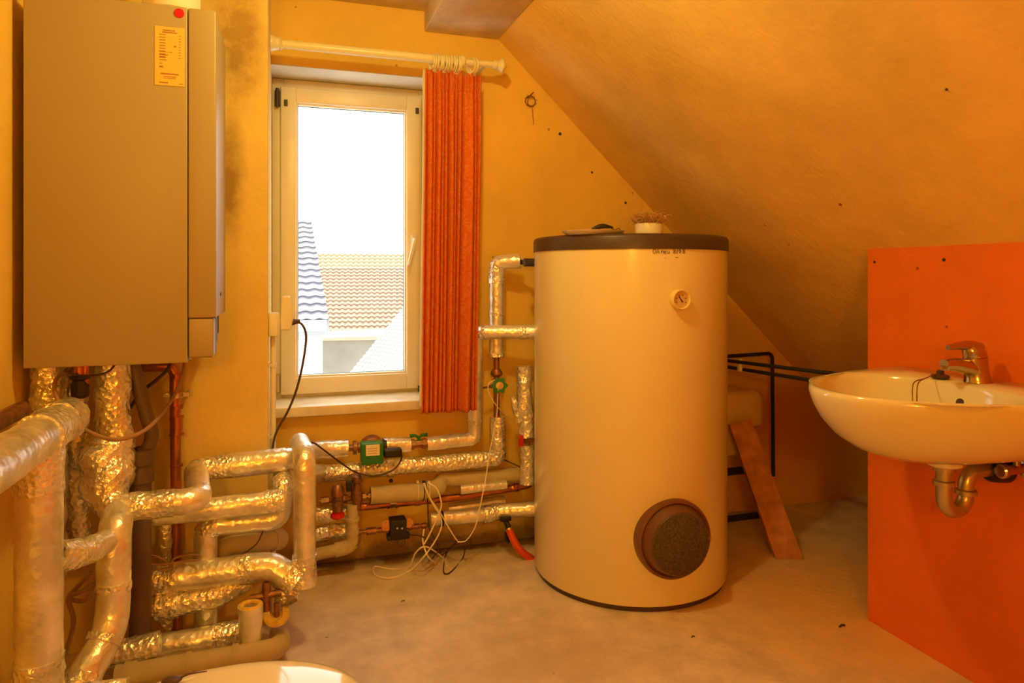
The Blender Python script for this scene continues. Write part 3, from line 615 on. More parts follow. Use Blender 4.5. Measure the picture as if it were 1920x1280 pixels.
# open sleeve and foam half shell
sl = MB().tube(resample([aY(470, 1198, 2.05), aY(470, 1134, 2.05)], .008), lambda t: pw(aY(470, 1150, 2.05), 46)*(.86+.14*t), 24, None, .05, 25, bore=.55).build('pipe_sleeve', 'foil')
tag(sl, 'short open foil sleeve standing upright near the floor, foam core showing', 'pipe sleeve')
c_ = aY(470, 1134, 2.05); r_ = pw(c_, 46); MB().torus(c_+Vector((0, 0, -.002)), (0, 0, 1), r_*.73, r_*.21, 24, 8).build('foam_core', 'foam', sl)
c_ = aY(518, 1152, 2.08); r_ = pw(c_, 46); mb = MB(); rings = []
nrm = Vector((-c_.x, -c_.y, .2)).normalized(); uu, vv = Vector((0, 0, 1)).cross(nrm).normalized(), None; vv = nrm.cross(uu).normalized()
for k in range(21):
    a = math.radians(178+184*k/20); e = uu*math.cos(a)+vv*math.sin(a); rings.append([c_+e*r_*.5, c_+e*r_, c_+e*r_-nrm*.06, c_+e*r_*.5-nrm*.06])
mb.quadgrid(rings, cap0=True, cap1=True); hs = mb.build('foam_half_shell', 'foam'); tag(hs, 'yellow foam half shell lying open beside the short foil sleeve', 'foam shell')
mb = MB(); mb.tube([aY(500, 1092, 2.12), aY(498, 1120, 2.12), aY(500, 1150, 2.12)], .012, 12).tube([aY(468, 1122, 2.12), aY(528, 1110, 2.12)], .010, 12).tube([aY(518, 1130, 2.11), aY(520, 1160, 2.11)], .008, 10)
tag(mb.build('copper_pipe', 'brass'), 'bare copper branch pipes exposed above the open sleeve', 'copper pipe')
pp = aY(536, 1112, 2.14); mb = MB(); mb.tube(resample([pp+Vector((0, .05, .02)), pp+Vector((.0, .02, -.0)), pp+Vector((0, -.005, -.02))], .006), lambda t: .03+.008*math.sin(t*9), 18, None, .3, 40, bore=.9, cap=False)
tag(mb.build('torn_foil', 'foilrough'), 'torn curl of foil hanging under the tall upright pipe', 'foil')

# -- along the window wall
g1_ = 'foil pipes along the window wall'
run('pipe_union', 'brass pipe union left of the green pump', 'pipe fitting', [(646, 840, 2.70), (684, 838, 2.70)], 12, m='brass', crinkle=0, bands=[(.0, .2, 'brass', 1.5), (.42, .62, 'brass', 2.1), (.7, .8, 'brass', 1.6)])
pc = aY(699, 845, 2.66); pu = thing('circulation_pump', pc, 'green heating circulation pump with paper label under the window', 'pump')
a = aY(678, 838, 2.60); c = aY(719, 869, 2.60)
gb = MB().box((a.x, 2.60, c.z), (c.x, 2.66, aY(690, 832, 2.60).z), bev=.004).build('green_housing', 'green', pu)
a = aY(686, 834, 2.599); c = aY(712, 853, 2.599); MB().box((a.x, 2.598, c.z), (c.x, 2.601, a.z-.001)).build('paper_label', 'labelw', gb, smoothed=False)
mb = MB()
for k in range(3): mb.box((a.x+.006, 2.5975, c.z+.008+k*.009), (c.x-.01, 2.5985, c.z+.0095+k*.009))
mb.build('print_lines', 'print', gb, smoothed=False)
cc = aY(698, 840, 2.68); MB().lathe(cc+Vector((0, -.018, .0)), (0, 1, 0), [(.030, 0), (.042, .006), (.045, .02), (.045, .05), (.03, .06)], 32).build('motor_can', 'brass', pu)
MB().box((aY(719, 845, 2.63).x, 2.60, aY(719, 857, 2.62).z), (aY(752, 845, 2.63).x, 2.64, aY(719, 842, 2.62).z), bev=.005).build('terminal_box', 'black', pu)
run('insulated_pipe', 'short foil sleeve between the green pump and the green-handled valve', FP, [(716, 836, 2.71), (769, 833, 2.71)], 30, crinkle=.06, bands=[(.0, .06, 'black', 1.02)])
pvv = aY(785, 832, 2.70); bv = thing('ball_valve', pvv, 'brass ball valve with green butterfly handle under the curtain', 'valve')
MB().cyl(pvv-Vector((.036, 0, 0)), pvv+Vector((.036, 0, 0)), .016, seg=6).cyl(pvv-Vector((.03, 0, 0)), pvv-Vector((.018, 0, 0)), .021, seg=6).cyl(pvv+Vector((.014, 0, 0)), pvv+Vector((.028, 0, 0)), .021, seg=6).build('valve_body', 'brass', bv)
MB().tube(smooth([pvv+Vector((-.034, 0, .034)), pvv+Vector((-.014, 0, .034)), pvv+Vector((0, 0, .026)), pvv+Vector((.014, 0, .034)), pvv+Vector((.034, 0, .034))], 5), lambda t: .0075-.0025*math.sin(math.pi*t), 10).cyl(pvv+Vector((0, 0, .01)), pvv+Vector((0, 0, .03)), .006).build('butterfly_handle', 'green', bv)
run('insulated_pipe', 'foil pipe rising behind the curtain edge and turning into the tank', FP, [(800, 832, 2.71), (890, 822, 2.71), (893, 624, 2.71), (905, 623, 2.66), (1004, 622, 2.6)], 26, crinkle=.07, fil=.02, bands=[(.29, .31), (.75, .78), (.93, .97)])
run('insulated_pipe', 'long foil pipe along the window wall with a raised right end', FP, [(585, 889, 2.70), (934, 858, 2.70), (933, 780, 2.70)], 30, crinkle=.09, fil=.02, m='foilrough', bands=[(.32, .34), (.55, .56)])
hv = thing('shut_off_valve', aY(932, 720, 2.70), 'copper shut-off valve with green hand wheel left of the tank', 'valve')
a = aY(931, 664, 2.70); c = aY(933, 782, 2.70); MB().cyl((a.x, 2.70, c.z), (a.x, 2.70, a.z), .012).lathe((a.x, 2.70, 0), (0, 0, 1), [(.018, aY(931, 705, 2.7).z), (.024, aY(931, 702, 2.7).z), (.024, aY(931, 698, 2.7).z), (.017, aY(931, 692, 2.7).z)], 16).build('valve_pipe', 'brass', hv)
MB().tube([aY(931, 722, 2.70), aY(905, 727, 2.68)], lambda t: .009-.006*t, 10).cyl(aY(931, 722, 2.70), aY(935, 722, 2.62), .013, seg=12).build('valve_bonnet', 'brass', hv)
wc = aY(936, 722, 2.615); dirw = Vector((-wc.x*.2, -1, .05)).normalized(); u_, v2_ = perp(dirw); mb = MB()
def star(off): return [wc+dirw*off+(u_*math.cos(2*math.pi*k/48)+v2_*math.sin(2*math.pi*k/48))*(.029+.004*math.cos(6*2*math.pi*k/48)) for k in range(48)]
mb.quadgrid([star(0), star(.016)], cap0=True, cap1=True); hw = mb.build('hand_wheel', 'green', hv, angle=50)
MB().lathe(wc, dirw, [(.015, .012), (.015, .018), (0, .019)], 24).build('cap', 'steel', hw)
run('insulated_pipe', 'upper upright foil pipe with elbow reaching the top of the tank', FP, [(931, 668, 2.70), (931, 492, 2.70), (976, 489, 2.66)], 28, crinkle=.07, fil=.025, bands=[(.0, .03), (.64, .80), (.36, .40)])
run('threaded_stub', 'black pipe nut between the upper foil elbow and the tank', 'pipe fitting', [(972, 491, 2.66), (1006, 492, 2.6)], 9, m='black', crinkle=0, bands=[(.5, .8, 'dark', 1.5)])
run('insulated_pipe', 'crumpled upright foil pipe close to the tank above the red valve', FP, [(982, 686, 2.62), (983, 740, 2.62), (988, 818, 2.62)], 28, m='foilrough', crinkle=.26, freq=40, bands=[(.25, .55, 'tape', 1.0)])
run('foil_flap', 'loose foil flap hanging left of the crumpled upright pipe', 'foil', [(962, 742, 2.62), (966, 765, 2.62), (973, 790, 2.62)], 12, m='foilrough', crinkle=.4, freq=50)
rv = thing('red_valve', aY(985, 826, 2.62), 'small red-handled valve between two foil pipes beside the tank', 'valve')
a = aY(988, 826, 2.62); MB().cyl(a-Vector((0, 0, .03)), a+Vector((0, 0, .03)), .012).box((a.x-.02, 2.605, a.z-.006), (a.x+.04, 2.62, a.z+.008)).build('valve_body', 'brass', rv)
a = aY(976, 825, 2.61); MB().box((a.x-.008, 2.595, a.z-.022), (a.x+.008, 2.61, a.z+.022), bev=.003).build('lever', 'red', rv)
run('insulated_pipe', 'lower upright foil pipe beside the tank below the red valve', FP, [(988, 833, 2.62), (988, 906, 2.62)], 27, crinkle=.1, m='foilrough')
run('foam_sleeved_pipe', 'long grey foam-sleeved pipe with cables tied to it', 'pipe', [(694, 928, 2.66), (800, 921, 2.66), (826, 912, 2.68), (826, 897, 2.72), (845, 899, 2.72), (972, 889, 2.72)], 30, m='greyfoam', crinkle=0, fil=.04, bands=[(.0, .01, 'black', .95)], prof=lambda t: 1.05 if t < .45 else .9)
cpp = run('copper_pipe', 'bare copper pipe under the grey foam sleeve along the window wall', 'copper pipe', [(668, 951, 2.72), (858, 932, 2.72), (965, 914, 2.72), (994, 908, 2.66), (994, 895, 2.64)], 13, m='copper', crinkle=0, fil=.02, bands=[(.16, .17, 'copper', 1.2), (.2, .21, 'copper', 1.2), (.3, .33, 'copper', 1.2), (.85, .87, 'copper', 1.25)])
p = aY(738, 944, 2.70); tag(MB().cyl((p.x-.012, 2.72, p.z), (p.x+.012, 2.72, p.z), .019).box((p.x-.004, 2.72, p.z-.006), (p.x+.004, YW, p.z+.006)).build('pipe_clamp', 'steel'), 'steel pipe clamp on the copper pipe under the window', 'clamp')
run('foil_half_shell', 'foil half shell lying on the copper pipe left of the tank', 'foil', [(863, 918, 2.69), (949, 908, 2.69)], 17, crinkle=.06)
run('insulated_pipe', 'low foil pipe entering the tank near the floor', FP, [(806, 974, 2.68), (908, 965, 2.68), (935, 958, 2.68), (1006, 953, 2.62)], 27, crinkle=.07, fil=.02, bands=[(.10, .12, 'black', 1.03), (.5, .66, 'tape', 1.18)])
run('insulated_pipe', 'flat lying foil pipe behind the low one, above the red hose', FP, [(840, 955, 2.75), (945, 940, 2.75)], 22, crinkle=.08)
run('insulated_pipe', 'upper of two stubby foil pipes right of the tall upright pipe', FP, [(588, 966, 2.68), (648, 960, 2.68)], 30, crinkle=.12, m='foilrough')
run('insulated_pipe', 'lower of two stubby crumpled foil pipes right of the tall upright pipe', FP, [(588, 1002, 2.68), (650, 994, 2.68)], 30, crinkle=.18, m='foilrough')
run('drain_pipe', 'grey plastic elbow pipe low in the window niche under the brass valves', 'drain pipe', [(588, 1040, 2.64), (650, 1026, 2.64), (661, 1018, 2.64), (661, 945, 2.64)], 22, m='greyfoam', crinkle=0, fil=.03, bands=[(.28, .5, 'greyfoam', 1.2), (.62, .68, 'greyfoam', 1.15), (.8, .84, 'greyfoam', 1.2)])
# safety group
sg = thing('safety_valve_group', aY(640, 940, 2.62), 'brass safety valve assembly with red cap beside the tall upright pipe', 'valve')
b1 = aY(633, 930, 2.62); MB().lathe(b1-Vector((0, 0, .055)), (0, 0, 1), [(.018, 0), (.020, .012), (.020, .055), (.024, .058), (.024, .078), (.018, .09), (.012, .098)], 12).tube([b1+Vector((.0, 0, -.015)), b1+Vector((0, -.028, -.022))], .012, 10).build('valve_body', 'brass', sg)
MB().lathe(b1-Vector((0, 0, .082)), (0, 0, 1), [(.018, 0), (.026, .008), (.025, .018), (.012, .026)], 16).build('red_cap', 'red', sg)
b2 = aY(669, 925, 2.64); MB().lathe(b2-Vector((0, 0, .06)), (0, 0, 1), [(.016, 0), (.017, .03), (.022, .04), (.022, .07), (.015, .075), (.013, .1), (.019, .104), (.019, .125), (.012, .13)], 10).build('check_valve', 'brass', sg)
mb = MB(); mb.tube([aY(598, 940, 2.66), aY(700, 930, 2.66)], .009, 12)
for x in (606, 612, 648, 682, 694): p = aY(x, 940-(x-598)*.1, 2.66); mb.cyl(p-Vector((.008, 0, 0)), p+Vector((.008, 0, 0)), .016, seg=6)
mb.build('brass_pipe', 'brass', sg)
mb = MB(); p = aY(656, 908, 2.63); mb.box((p.x-.014, 2.61, p.z-.022), (p.x+.008, 2.64, p.z+.016), bev=.004).build('black_cover', 'black', sg)
# small pump with black head
sp = thing('small_circulation_pump', aY(748, 990, 2.68), 'small brass circulation pump with square black head low on the window wall', 'pump')
mb = MB(); mb.tube([aY(650, 1000, 2.70), aY(806, 984, 2.70)], .007, 12)
for x, r_ in ((660, .012), (672, .012), (692, .015), (700, .015), (714, .012), (722, .014), (770, .013), (782, .011), (795, .012)): p = aY(x, 1000-(x-650)*.103, 2.70); mb.cyl(p-Vector((.009, 0, 0)), p+Vector((.009, 0, 0)), r_, seg=8)
mb.cyl(aY(725, 985, 2.74), aY(725, 985, 2.66), .02).cyl(aY(766, 980, 2.74), aY(766, 980, 2.67), .018)
mb.build('brass_fittings', 'brass', sp)
a = aY(731, 974, 2.64); c = aY(761, 1006, 2.64); hd = MB().box((a.x, 2.62, c.z), (c.x, 2.68, a.z), bev=.004).box((a.x-.01, 2.63, c.z-.006), (c.x+.014, 2.67, c.z+.012), bev=.003).build('black_head', 'black', sp)
mb = MB()
for x in (745, 754): p = aY(x, 990, 2.62); mb.cyl(p+Vector((0, .004, 0)), p-Vector((0, .002, 0)), .004, seg=10)
mb.build('terminal_screw', 'steel', hd)
MB().tube(smooth([aY(744, 1006, 2.63), aY(746, 1018, 2.62), aY(753, 1024, 2.62), aY(759, 1017, 2.62), aY(757, 1006, 2.63)], 6), .0022, 6).build('wire_loop', 'cabd', hd)
# red hose
rh = run('red_hose', 'red rubber hose curving from a black drain cock behind the tank', 'hose', [aY(954, 990, 2.62), aY(962, 1010, 2.60), aY(978, 1034, 2.58), aY(1004, 1052, 2.58)], 14, m='redhose', crinkle=0, curve=True, bands=[(.0, .06, 'steel', 1.15)])
dc = thing('drain_cock', aY(945, 973, 2.66), 'black drain cock under the low foil pipe holding the red hose', 'valve')
a = aY(945, 970, 2.66); MB().box((a.x-.022, 2.63, a.z-.006), (a.x+.022, 2.66, a.z+.010), bev=.003).cyl(a, aY(955, 990, 2.62), .010).build('cock_body', 'black', dc)
MB().tube([aY(952, 990, 2.63), aY(950, 1010, 2.64), aY(955, 1015, 2.64)], .009, 8).build('cock_handle', 'black', dc)

# -- cables
def cable(label, pts, r, m, cat='cable', name='cable', n=8):
    P = [P3(p) for p in pts]; return tag(MB().tube(smooth(P, n), r, 8).build(name, m), label, cat)
def FL(px, py, z=.004): return aZ(px, py, z)
cable('white cable hanging from the zip ties and looping out on the floor', [(796, 905, 2.62), (800, 920, 2.61), (812, 945, 2.60), (826, 968, 2.60), (827, 990, 2.60), (815, 1015, 2.60), (795, 1043, 2.56), FL(770, 1068), FL(735, 1083), FL(704, 1078), FL(702, 1062), FL(730, 1066), FL(765, 1064), (780, 1035, 2.52), (800, 1025, 2.5), FL(830, 1045), FL(838, 1060)], .003, 'cabw')
cable('white cable crossing down from the zip ties to the black cable loops', [(802, 904, 2.615), (818, 915, 2.60), (826, 935, 2.595), (826, 955, 2.595), (806, 1000, 2.59), (795, 1020, 2.585)], .003, 'cabw')
cable('thin white wire slanting from the zip ties across the low foil pipe', [(794, 905, 2.625), (804, 930, 2.61), (826, 962, 2.61), (842, 990, 2.6), (858, 1014, 2.6), (868, 1015, 2.6)], .0024, 'cabw')
cable('long white wire hanging in front of the long foil pipe', [(934, 730, 2.60), (931, 780, 2.64), (918, 850, 2.645), (910, 900, 2.62), (900, 950, 2.60), (892, 985, 2.60), (875, 1012, 2.60), (858, 1016, 2.595)], .0024, 'cabw')
cable('thin white wire looped around the green hand wheel', [(928, 712, 2.60), (916, 720, 2.60), (918, 740, 2.6), (935, 765, 2.62), (958, 785, 2.68)], .0016, 'cabw')
cable('short white cable dangling below the small pump to the floor', [(795, 992, 2.64), (793, 1015, 2.60), (802, 1042, 2.58), FL(816, 1056)], .003, 'cabw')
cable('black mains cable of the small pump looping down to the floor', [(765, 1002, 2.64), (790, 1005, 2.61), (815, 1017, 2.60), (850, 1014, 2.60), (882, 1012, 2.60), (880, 1020, 2.58), (850, 1026, 2.55), FL(836, 1040), FL(832, 1072), FL(845, 1072), FL(868, 1045), (873, 1018, 2.58)], .0026, 'cabd')
cable('black cable running down from the zip ties to the floor tangle', [(798, 903, 2.62), (802, 940, 2.64), (804, 985, 2.63), (815, 1010, 2.62), (822, 1028, 2.62), (812, 1045, 2.6), FL(805, 1050), FL(830, 1040), (856, 1016, 2.6)], .0026, 'cabd')
cable('black mains cable sagging from the foil pipe to the green pump', [(560, 829, 2.28), (585, 829, 2.36), (600, 838, 2.5), (640, 868, 2.6), (665, 884, 2.62), (700, 892, 2.62), (735, 882, 2.62), (752, 862, 2.62), (751, 846, 2.61), (742, 841, 2.61)], .0032, 'cabd')
cable('thin dark wire on the wall between long foil pipe and tank', [(946, 862, 2.775), (975, 875, 2.775)], .002, 'cabd')
zt_ = thing('cable_tie_bundle', aY(795, 908, 2.63), 'white cable ties strapped around the grey foam-sleeved pipe', 'cable tie')
for x in (782, 793, 803): p = aY(x, 922, 2.66); MB().torus(p, (1, 0, -.05), pw(p, 30)*1.08, .002, 24, 6).box((p.x-.003, 2.65, p.z+.036), (p.x+.006, 2.66, p.z+.044)).build('cable_tie', 'white' if x != 793 else 'black', zt_)
cable('brown cable looping below the boiler across the foil pipes', [(346, 676, 2.2), (343, 700, 2.18), (325, 745, 2.12), (295, 785, 2.0), (262, 812, 1.92), (215, 824, 1.90), (165, 808, 1.92), (125, 775, 1.94), (103, 735, 1.96), (108, 706, 2.0), (135, 693, 2.03), (142, 678, 2.05)], .0048, 'cabb')
cable('black cable slanting from the boiler behind the drain hose', [(322, 676, 2.24), (312, 695, 2.24), (290, 715, 2.24), (265, 735, 2.24), (244, 765, 2.24)], .005, 'cabd')
cable('thin black cable under the boiler in front of the ridged pipe', [(120, 694, 1.98), (150, 704, 1.98), (185, 702, 1.98), (205, 695, 1.98), (218, 680, 2.0)], .0026, 'cabd')
cable('brown cable tangle lying over the long foil pipe behind the drain pipe', [(270, 1040, 2.16), (300, 1045, 2.14), (320, 1062, 2.13), (300, 1068, 2.12), (275, 1060, 2.14), (300, 1058, 2.12), (345, 1052, 2.12), (375, 1048, 2.12), (366, 1040, 2.14), (330, 1045, 2.15), (318, 1060, 2.13)], .0032, 'cabb')
cable('dark brown cable tangle between the thick and the wide upright pipes', [(170, 1072, 1.92), (150, 1095, 1.92), (130, 1120, 1.92), (160, 1125, 1.92), (180, 1095, 1.92), (150, 1110, 1.9), (128, 1122, 1.9), (138, 1165, 1.9), (122, 1230, 1.9)], .0055, 'cabb')
cable('thin dark wire hanging behind the brown elbow pipe', [(496, 990, 2.18), (480, 1020, 2.2), (450, 1040, 2.2), (418, 1045, 2.2)], .0018, 'cabd')
# conduit, socket, adapter
XS = OX0
cn = thing('cable_conduit', (XS+.012, 2.44, .3), 'white plastic conduit running up the chimney edge to the socket', 'conduit')
zt0 = aY(506, 628, 2.44).z; MB().cyl((XS+.014, 2.44, .0), (XS+.014, 2.44, zt0), .009).build('tube', 'white', cn)
for y in (684, 818): z = aY(506, y, 2.44).z; MB().cyl((XS+.014, 2.44, z-.006), (XS+.014, 2.44, z+.006), .0115).box((XS, 2.43, z-.006), (XS+.012, 2.45, z+.006)).build('clip', 'white', cn)
so = thing('wall_socket', (XS+.02, 2.44, zt0), 'white surface socket box on the chimney edge beside the window', 'socket')
z1 = aY(506, 586, 2.44).z; MB().box((XS, 2.40, zt0-.002), (XS+.030, 2.475, z1), bev=.004).build('socket_box', 'white', so)
MB().box((XS+.030, 2.405, zt0+.002), (XS+.034, 2.47, z1-.002), bev=.001).build('socket_face', 'white', so)
ad = thing('plug_adapter', (XS+.05, 2.43, zt0), 'white plug-in adapter standing upright in the wall socket', 'adapter')
za = aY(532, 555, 2.43).z; zb_ = aY(532, 618, 2.43).z
mb = MB(); mb.quadgrid([[Vector((XS+x, y, z)) for x, y, z in r] for r in ([(.036, 2.40, zb_), (.036, 2.46, zb_), (.070, 2.46, zb_), (.070, 2.40, zb_)], [(.036, 2.40, zb_+.04), (.036, 2.46, zb_+.04), (.078, 2.46, zb_+.04), (.078, 2.40, zb_+.04)], [(.042, 2.40, za), (.042, 2.46, za), (.068, 2.46, za), (.068, 2.40, za)])], cap0=True, cap1=True)
ao = mb.build('adapter_body', 'white', ad); md = ao.modifiers.new('b', 'BEVEL'); md.width = .004; md.segments = 2
pl = aY(550, 603, 2.43)
cb = thing('power_cable', pl, 'black power cable with plug drooping in front of the window', 'cable')
MB().tube([Vector((XS+.074, 2.43, pl.z)), Vector((XS+.084, 2.43, pl.z)), Vector((XS+.10, 2.43, pl.z+.002))], lambda t: .013-.007*t, 12).build('plug', 'cabd', cb)
MB().tube(smooth([aY(553, 602, 2.43), aY(567, 609, 2.43), aY(574, 632, 2.43), aY(568, 680, 2.42), aY(556, 730, 2.42), aY(540, 770, 2.42), aY(520, 806, 2.42), aY(512, 835, 2.40), aY(509, 880, 2.38)], 8), .0038, 8).build('cord', 'cabd', cb)

# ------------------------------------------------------------------ behind the tank, right
bp_ = thing('black_pipe', aY(1448, 890, 2.72), 'black insulated pipe turning down at a right angle right of the tank', 'pipe')
MB().tube(fillet([aY(1330, 670, 2.66), aY(1448, 662, 2.70), aY(1450, 892, 2.74)], .03), .0085, 12).build('insulation', 'blackpipe', bp_)
pa = aZ(1340, 672, .76); pb = aZ(1625, 708, .76)
for i, (y0, y1, lab) in enumerate(((676, 708, 'upper of two parallel black pipes running behind the washbasin'), (688, 729, 'lower of two parallel black pipes running behind the washbasin'))):
    P0 = aZ(1365, y0, .76-.035*i); P1 = aZ(1625, y1, .76-.035*i); d_ = (P1-P0); tag(MB().tube([P0-d_*.15, P1+d_*.2], .0075, 12).build('black_pipe', 'blackpipe'), lab, 'pipe', None)
p = aZ(1386, 678, .76); q = aZ(1381, 692, .725)
tag(MB().box((p.x-.006, p.y-.012, q.z-.004), (p.x+.008, p.y+.008, p.z+.012), bev=.003).build('pipe_clip', 'white'), 'white plastic clip joining the two parallel black pipes', 'clip')
vs = thing('expansion_vessel', (1.85, 2.6, .33), 'beige rounded expansion vessel on the wall right behind the tank', 'vessel')
xr = aY(1412, 760, 2.6).x
def vsl(z0, z1, x1, hw):
    c = Vector((1.70, 2.63, 0)); return (z0, z1, x1, hw)
MB().box((1.625, 2.50, aY(1400, 797, 2.6).z), (xr, YW-.002, aY(1400, 727, 2.6).z), bev=.045).build('vessel_body', 'vessel', vs)
MB().box((1.63, 2.53, aY(1380, 845, 2.6).z), (aY(1383, 800, 2.6).x, YW-.002, aY(1400, 790, 2.6).z), bev=.012).build('vessel_foot', 'vessel', vs)
p = aY(1412, 792, 2.55); MB().cyl((1.63, 2.56, p.z-.002), (p.x, 2.56, p.z-.002), .006).build('rim_seam', 'copper', vs)
for i, (y, x1) in enumerate(((881, 1396), (968, 1420))):
    a = aY(x1, y, 2.70); tag(MB().cyl((1.66, 2.70, a.z), (a.x, 2.70, a.z), .017 if i == 0 else .02).build('black_pipe', 'blackpipe'), ('upper' if i == 0 else 'lower')+' short thick black pipe low behind the leaning plank', 'pipe')
t0 = aY(1384, 792, 2.44); t1 = aY(1478, 1046, 2.28); f_ = (t0-t1).normalized(); bt = aZ(1478, 1046, .0)
top = aY(1386, 790, 2.47); ax = (top-bt).normalized(); side = Vector((ct, -st, 0)); side = (side-ax*side.dot(ax)).normalized(); nn = ax.cross(side).normalized()
mb = MB(); rr = []
for c, hw_ in ((bt+ax*.004, .052), (top, .047)): rr.append([c+side*hw_+nn*.012, c-side*hw_+nn*.012, c-side*hw_-nn*.012, c+side*hw_-nn*.012])
zc = [v.z for v in rr[0]]
for v in rr[0]: v += ax*((.001-v.z)/ax.z)
mb.quadgrid(rr, cap0=True, cap1=True); pk = mb.build('wooden_plank', 'wood', smoothed=False)
tag(pk, 'rough reddish wooden plank leaning beside the tank', 'plank')

# ------------------------------------------------------------------ washbasin
SC = Vector((1.52, 1.335)); ZR = .833; SA, SB = .565, .31
def outer():
    out = []
    for k in range(241):
        a = -math.pi/2+math.pi*k/240; c, s_ = max(0, math.cos(a)), math.sin(a)
        out.append((XK-SA*c, 1.335+SB*s_))
    return out
OUT = outer()
def rho(th, poly):
    d = Vector((math.cos(th), math.sin(th))); best = 0
    for (x0, y0), (x1, y1) in zip(poly, poly[1:]+poly[:1]):
        ax_, ay = x0-SC.x, y0-SC.y; bx_, by = x1-x0, y1-y0; den = d.x*by-d.y*bx_
        if abs(den) < 1e-12: continue
        t = (ax_*by-ay*bx_)/den; u_2 = (ax_*d.y-ay*d.x)/den
        if t > 0 and -1e-6 <= u_2 <= 1+1e-6: best = max(best, t)
    return best
NS = 96; TH_ = [2*math.pi*k/NS for k in range(NS)]; RO = [rho(t, OUT) for t in TH_]
BOWL = []
for k in range(240):
    a = 2*math.pi*k/240; c, s_ = math.cos(a), math.sin(a); e = .75 if c > 0 else .95
    BOWL.append((SC.x-.015+(.150 if c > 0 else .235)*math.copysign(abs(c)**e, c), SC.y+.250*math.copysign(abs(s_)**e, s_)))
RB = [rho(t, BOWL) for t in TH_]
def ringat(R, s_, z, cxo=0):
    out = []
    for t, r in zip(TH_, R): out.append(Vector((min(XK, SC.x+cxo+r*s_*math.cos(t)), SC.y+r*s_*math.sin(t), z)))
    return out
def outring(s_, z, back):   # keeps the back near the wall while the belly shrinks
    out = []
    for t, r in zip(TH_, RO):
        out.append(Vector((min(XK-.001, SC.x+r*s_*math.cos(t)*(1 if math.cos(t) < 0 else back/s_ if s_ else 1)), SC.y+r*s_*math.sin(t), z)))
    return out
mid = [r*.0+0 for r in RO]
rings = [outring(.05, .662, .05), outring(.22, .664, .35), outring(.42, .672, .6), outring(.62, .692, .8), outring(.78, .722, 1), outring(.90, .760, 1), outring(.965, .795, 1), outring(.993, .818, 1), outring(1.0, .829, 1), outring(.993, .838, 1), outring(.975, .841, .99)]
mixr = [(a_*.6+b_*.4) for a_, b_ in zip(RO, RB)]; rings.append(ringat(mixr, .97, .8395))
for s_, z in ((1.02, .838), (1.0, .834), (.975, .822), (.95, .80), (.88, .765), (.72, .728), (.45, .706), (.2, .698), (.07, .694)): rings.append(ringat(RB, s_, z))
basin = thing('washbasin', (XK-.25, 1.335, .66), 'cream ceramic washbasin mounted on the orange wall', 'washbasin')
mb = MB(); mb.quadgrid(rings, cap0=True, cap1=True); bb = mb.build('bowl', 'ceramic', basin, angle=75)
p = aX(1766, 855, 1.545); MB().lathe((1.592, 1.335, .634), (0, 0, 1), [(.036, 0), (.042, .004), (.045, .02), (.05, .045)], 32).build('drain_boss', 'ceramic', basin)
MB().lathe((1.652, 1.335, .79), (-1, 0, .25), [(.0125, 0), (.0125, .006), (.010, .0065), (.0, .0063)], 20).build('overflow_hole', 'dark', basin)
tp = thing('basin_tap', (1.722, 1.345, .84), 'chrome single-lever mixer tap on the washbasin', 'tap')
c = Vector((1.722, 1.345, .839))
def ov(cx, z, rx, ry, tilt=0):
    rx *= 1.28; ry *= 1.2; return [c+Vector((cx+rx*math.cos(2*math.pi*k/28), ry*math.sin(2*math.pi*k/28), z+tilt*math.cos(2*math.pi*k/28))) for k in range(28)]
MB().quadgrid([ov(0, 0, .0275, .0265), ov(0, .004, .0275, .0265), ov(-.002, .006, .025, .025), ov(-.006, .03, .0245, .023), ov(-.010, .05, .0255, .022), ov(-.010, .066, .025, .021, .004)], cap0=True, cap1=True).build('tap_body', 'chrome', tp)
MB().tube(smooth([c+Vector((-.004, 0, .032)), c+Vector((-.045, 0, .043)), c+Vector((-.085, 0, .050)), c+Vector((-.118, 0, .050))], 6), lambda t: .024-.010*t, 18).lathe(c+Vector((-.112, 0, .036)), (0, 0, 1), [(.011, 0), (.0125, .003), (.0125, .014)], 20).build('spout', 'chrome', tp)
lv = MB().quadgrid([ov(-.010, .067, .024, .021, .004), ov(-.013, .080, .024, .021, .003), ov(-.018, .088, .022, .019), ov(-.024, .095, .014, .013)], cap0=True, cap1=True)
lv.tube(smooth([c+Vector((.002, 0, .088)), c+Vector((-.03, 0, .097)), c+Vector((-.07, 0, .0975)), c+Vector((-.105, 0, .094))], 6), lambda t: .017-.0105*t, 14)
lv.build('lever', 'chrome', tp)
MB().lathe(c+Vector((-.026, -.017, .072)), (-.45, -1, .1), [(.007, 0), (.007, .004), (0, .0045)], 16).build('lever_screw', 'steel', tp)
pg = aZ(1763, 708, .842)
pgo = MB().lathe((pg.x, pg.y, .841), (0, 0, 1), [(.020, 0), (.0225, .003), (.0225, .008), (.012, .011), (.009, .013), (.009, .02), (.006, .022), (0, .0225)], 24).build('basin_plug', 'cabd')
tag(pgo, 'dark rubber basin plug lying on the back rim of the washbasin', 'plug')
q1 = aZ(1715, 716, .842)
for dx, yy in ((0, 756), (8, 757)):
    e1 = aX(1713+dx, 720, q1.x-.02); e2 = aX(1711+dx, yy, q1.x-.035)
    MB().tube(smooth([(pg.x-.016, pg.y, .852), (pg.x*.4+q1.x*.6, pg.y*.4+q1.y*.6, .847), (e1.x, e1.y, .842), (e2.x, e2.y, .80), (e2.x, e2.y, .765)], 6), .0016, 6).build('chain', 'brass', pgo)
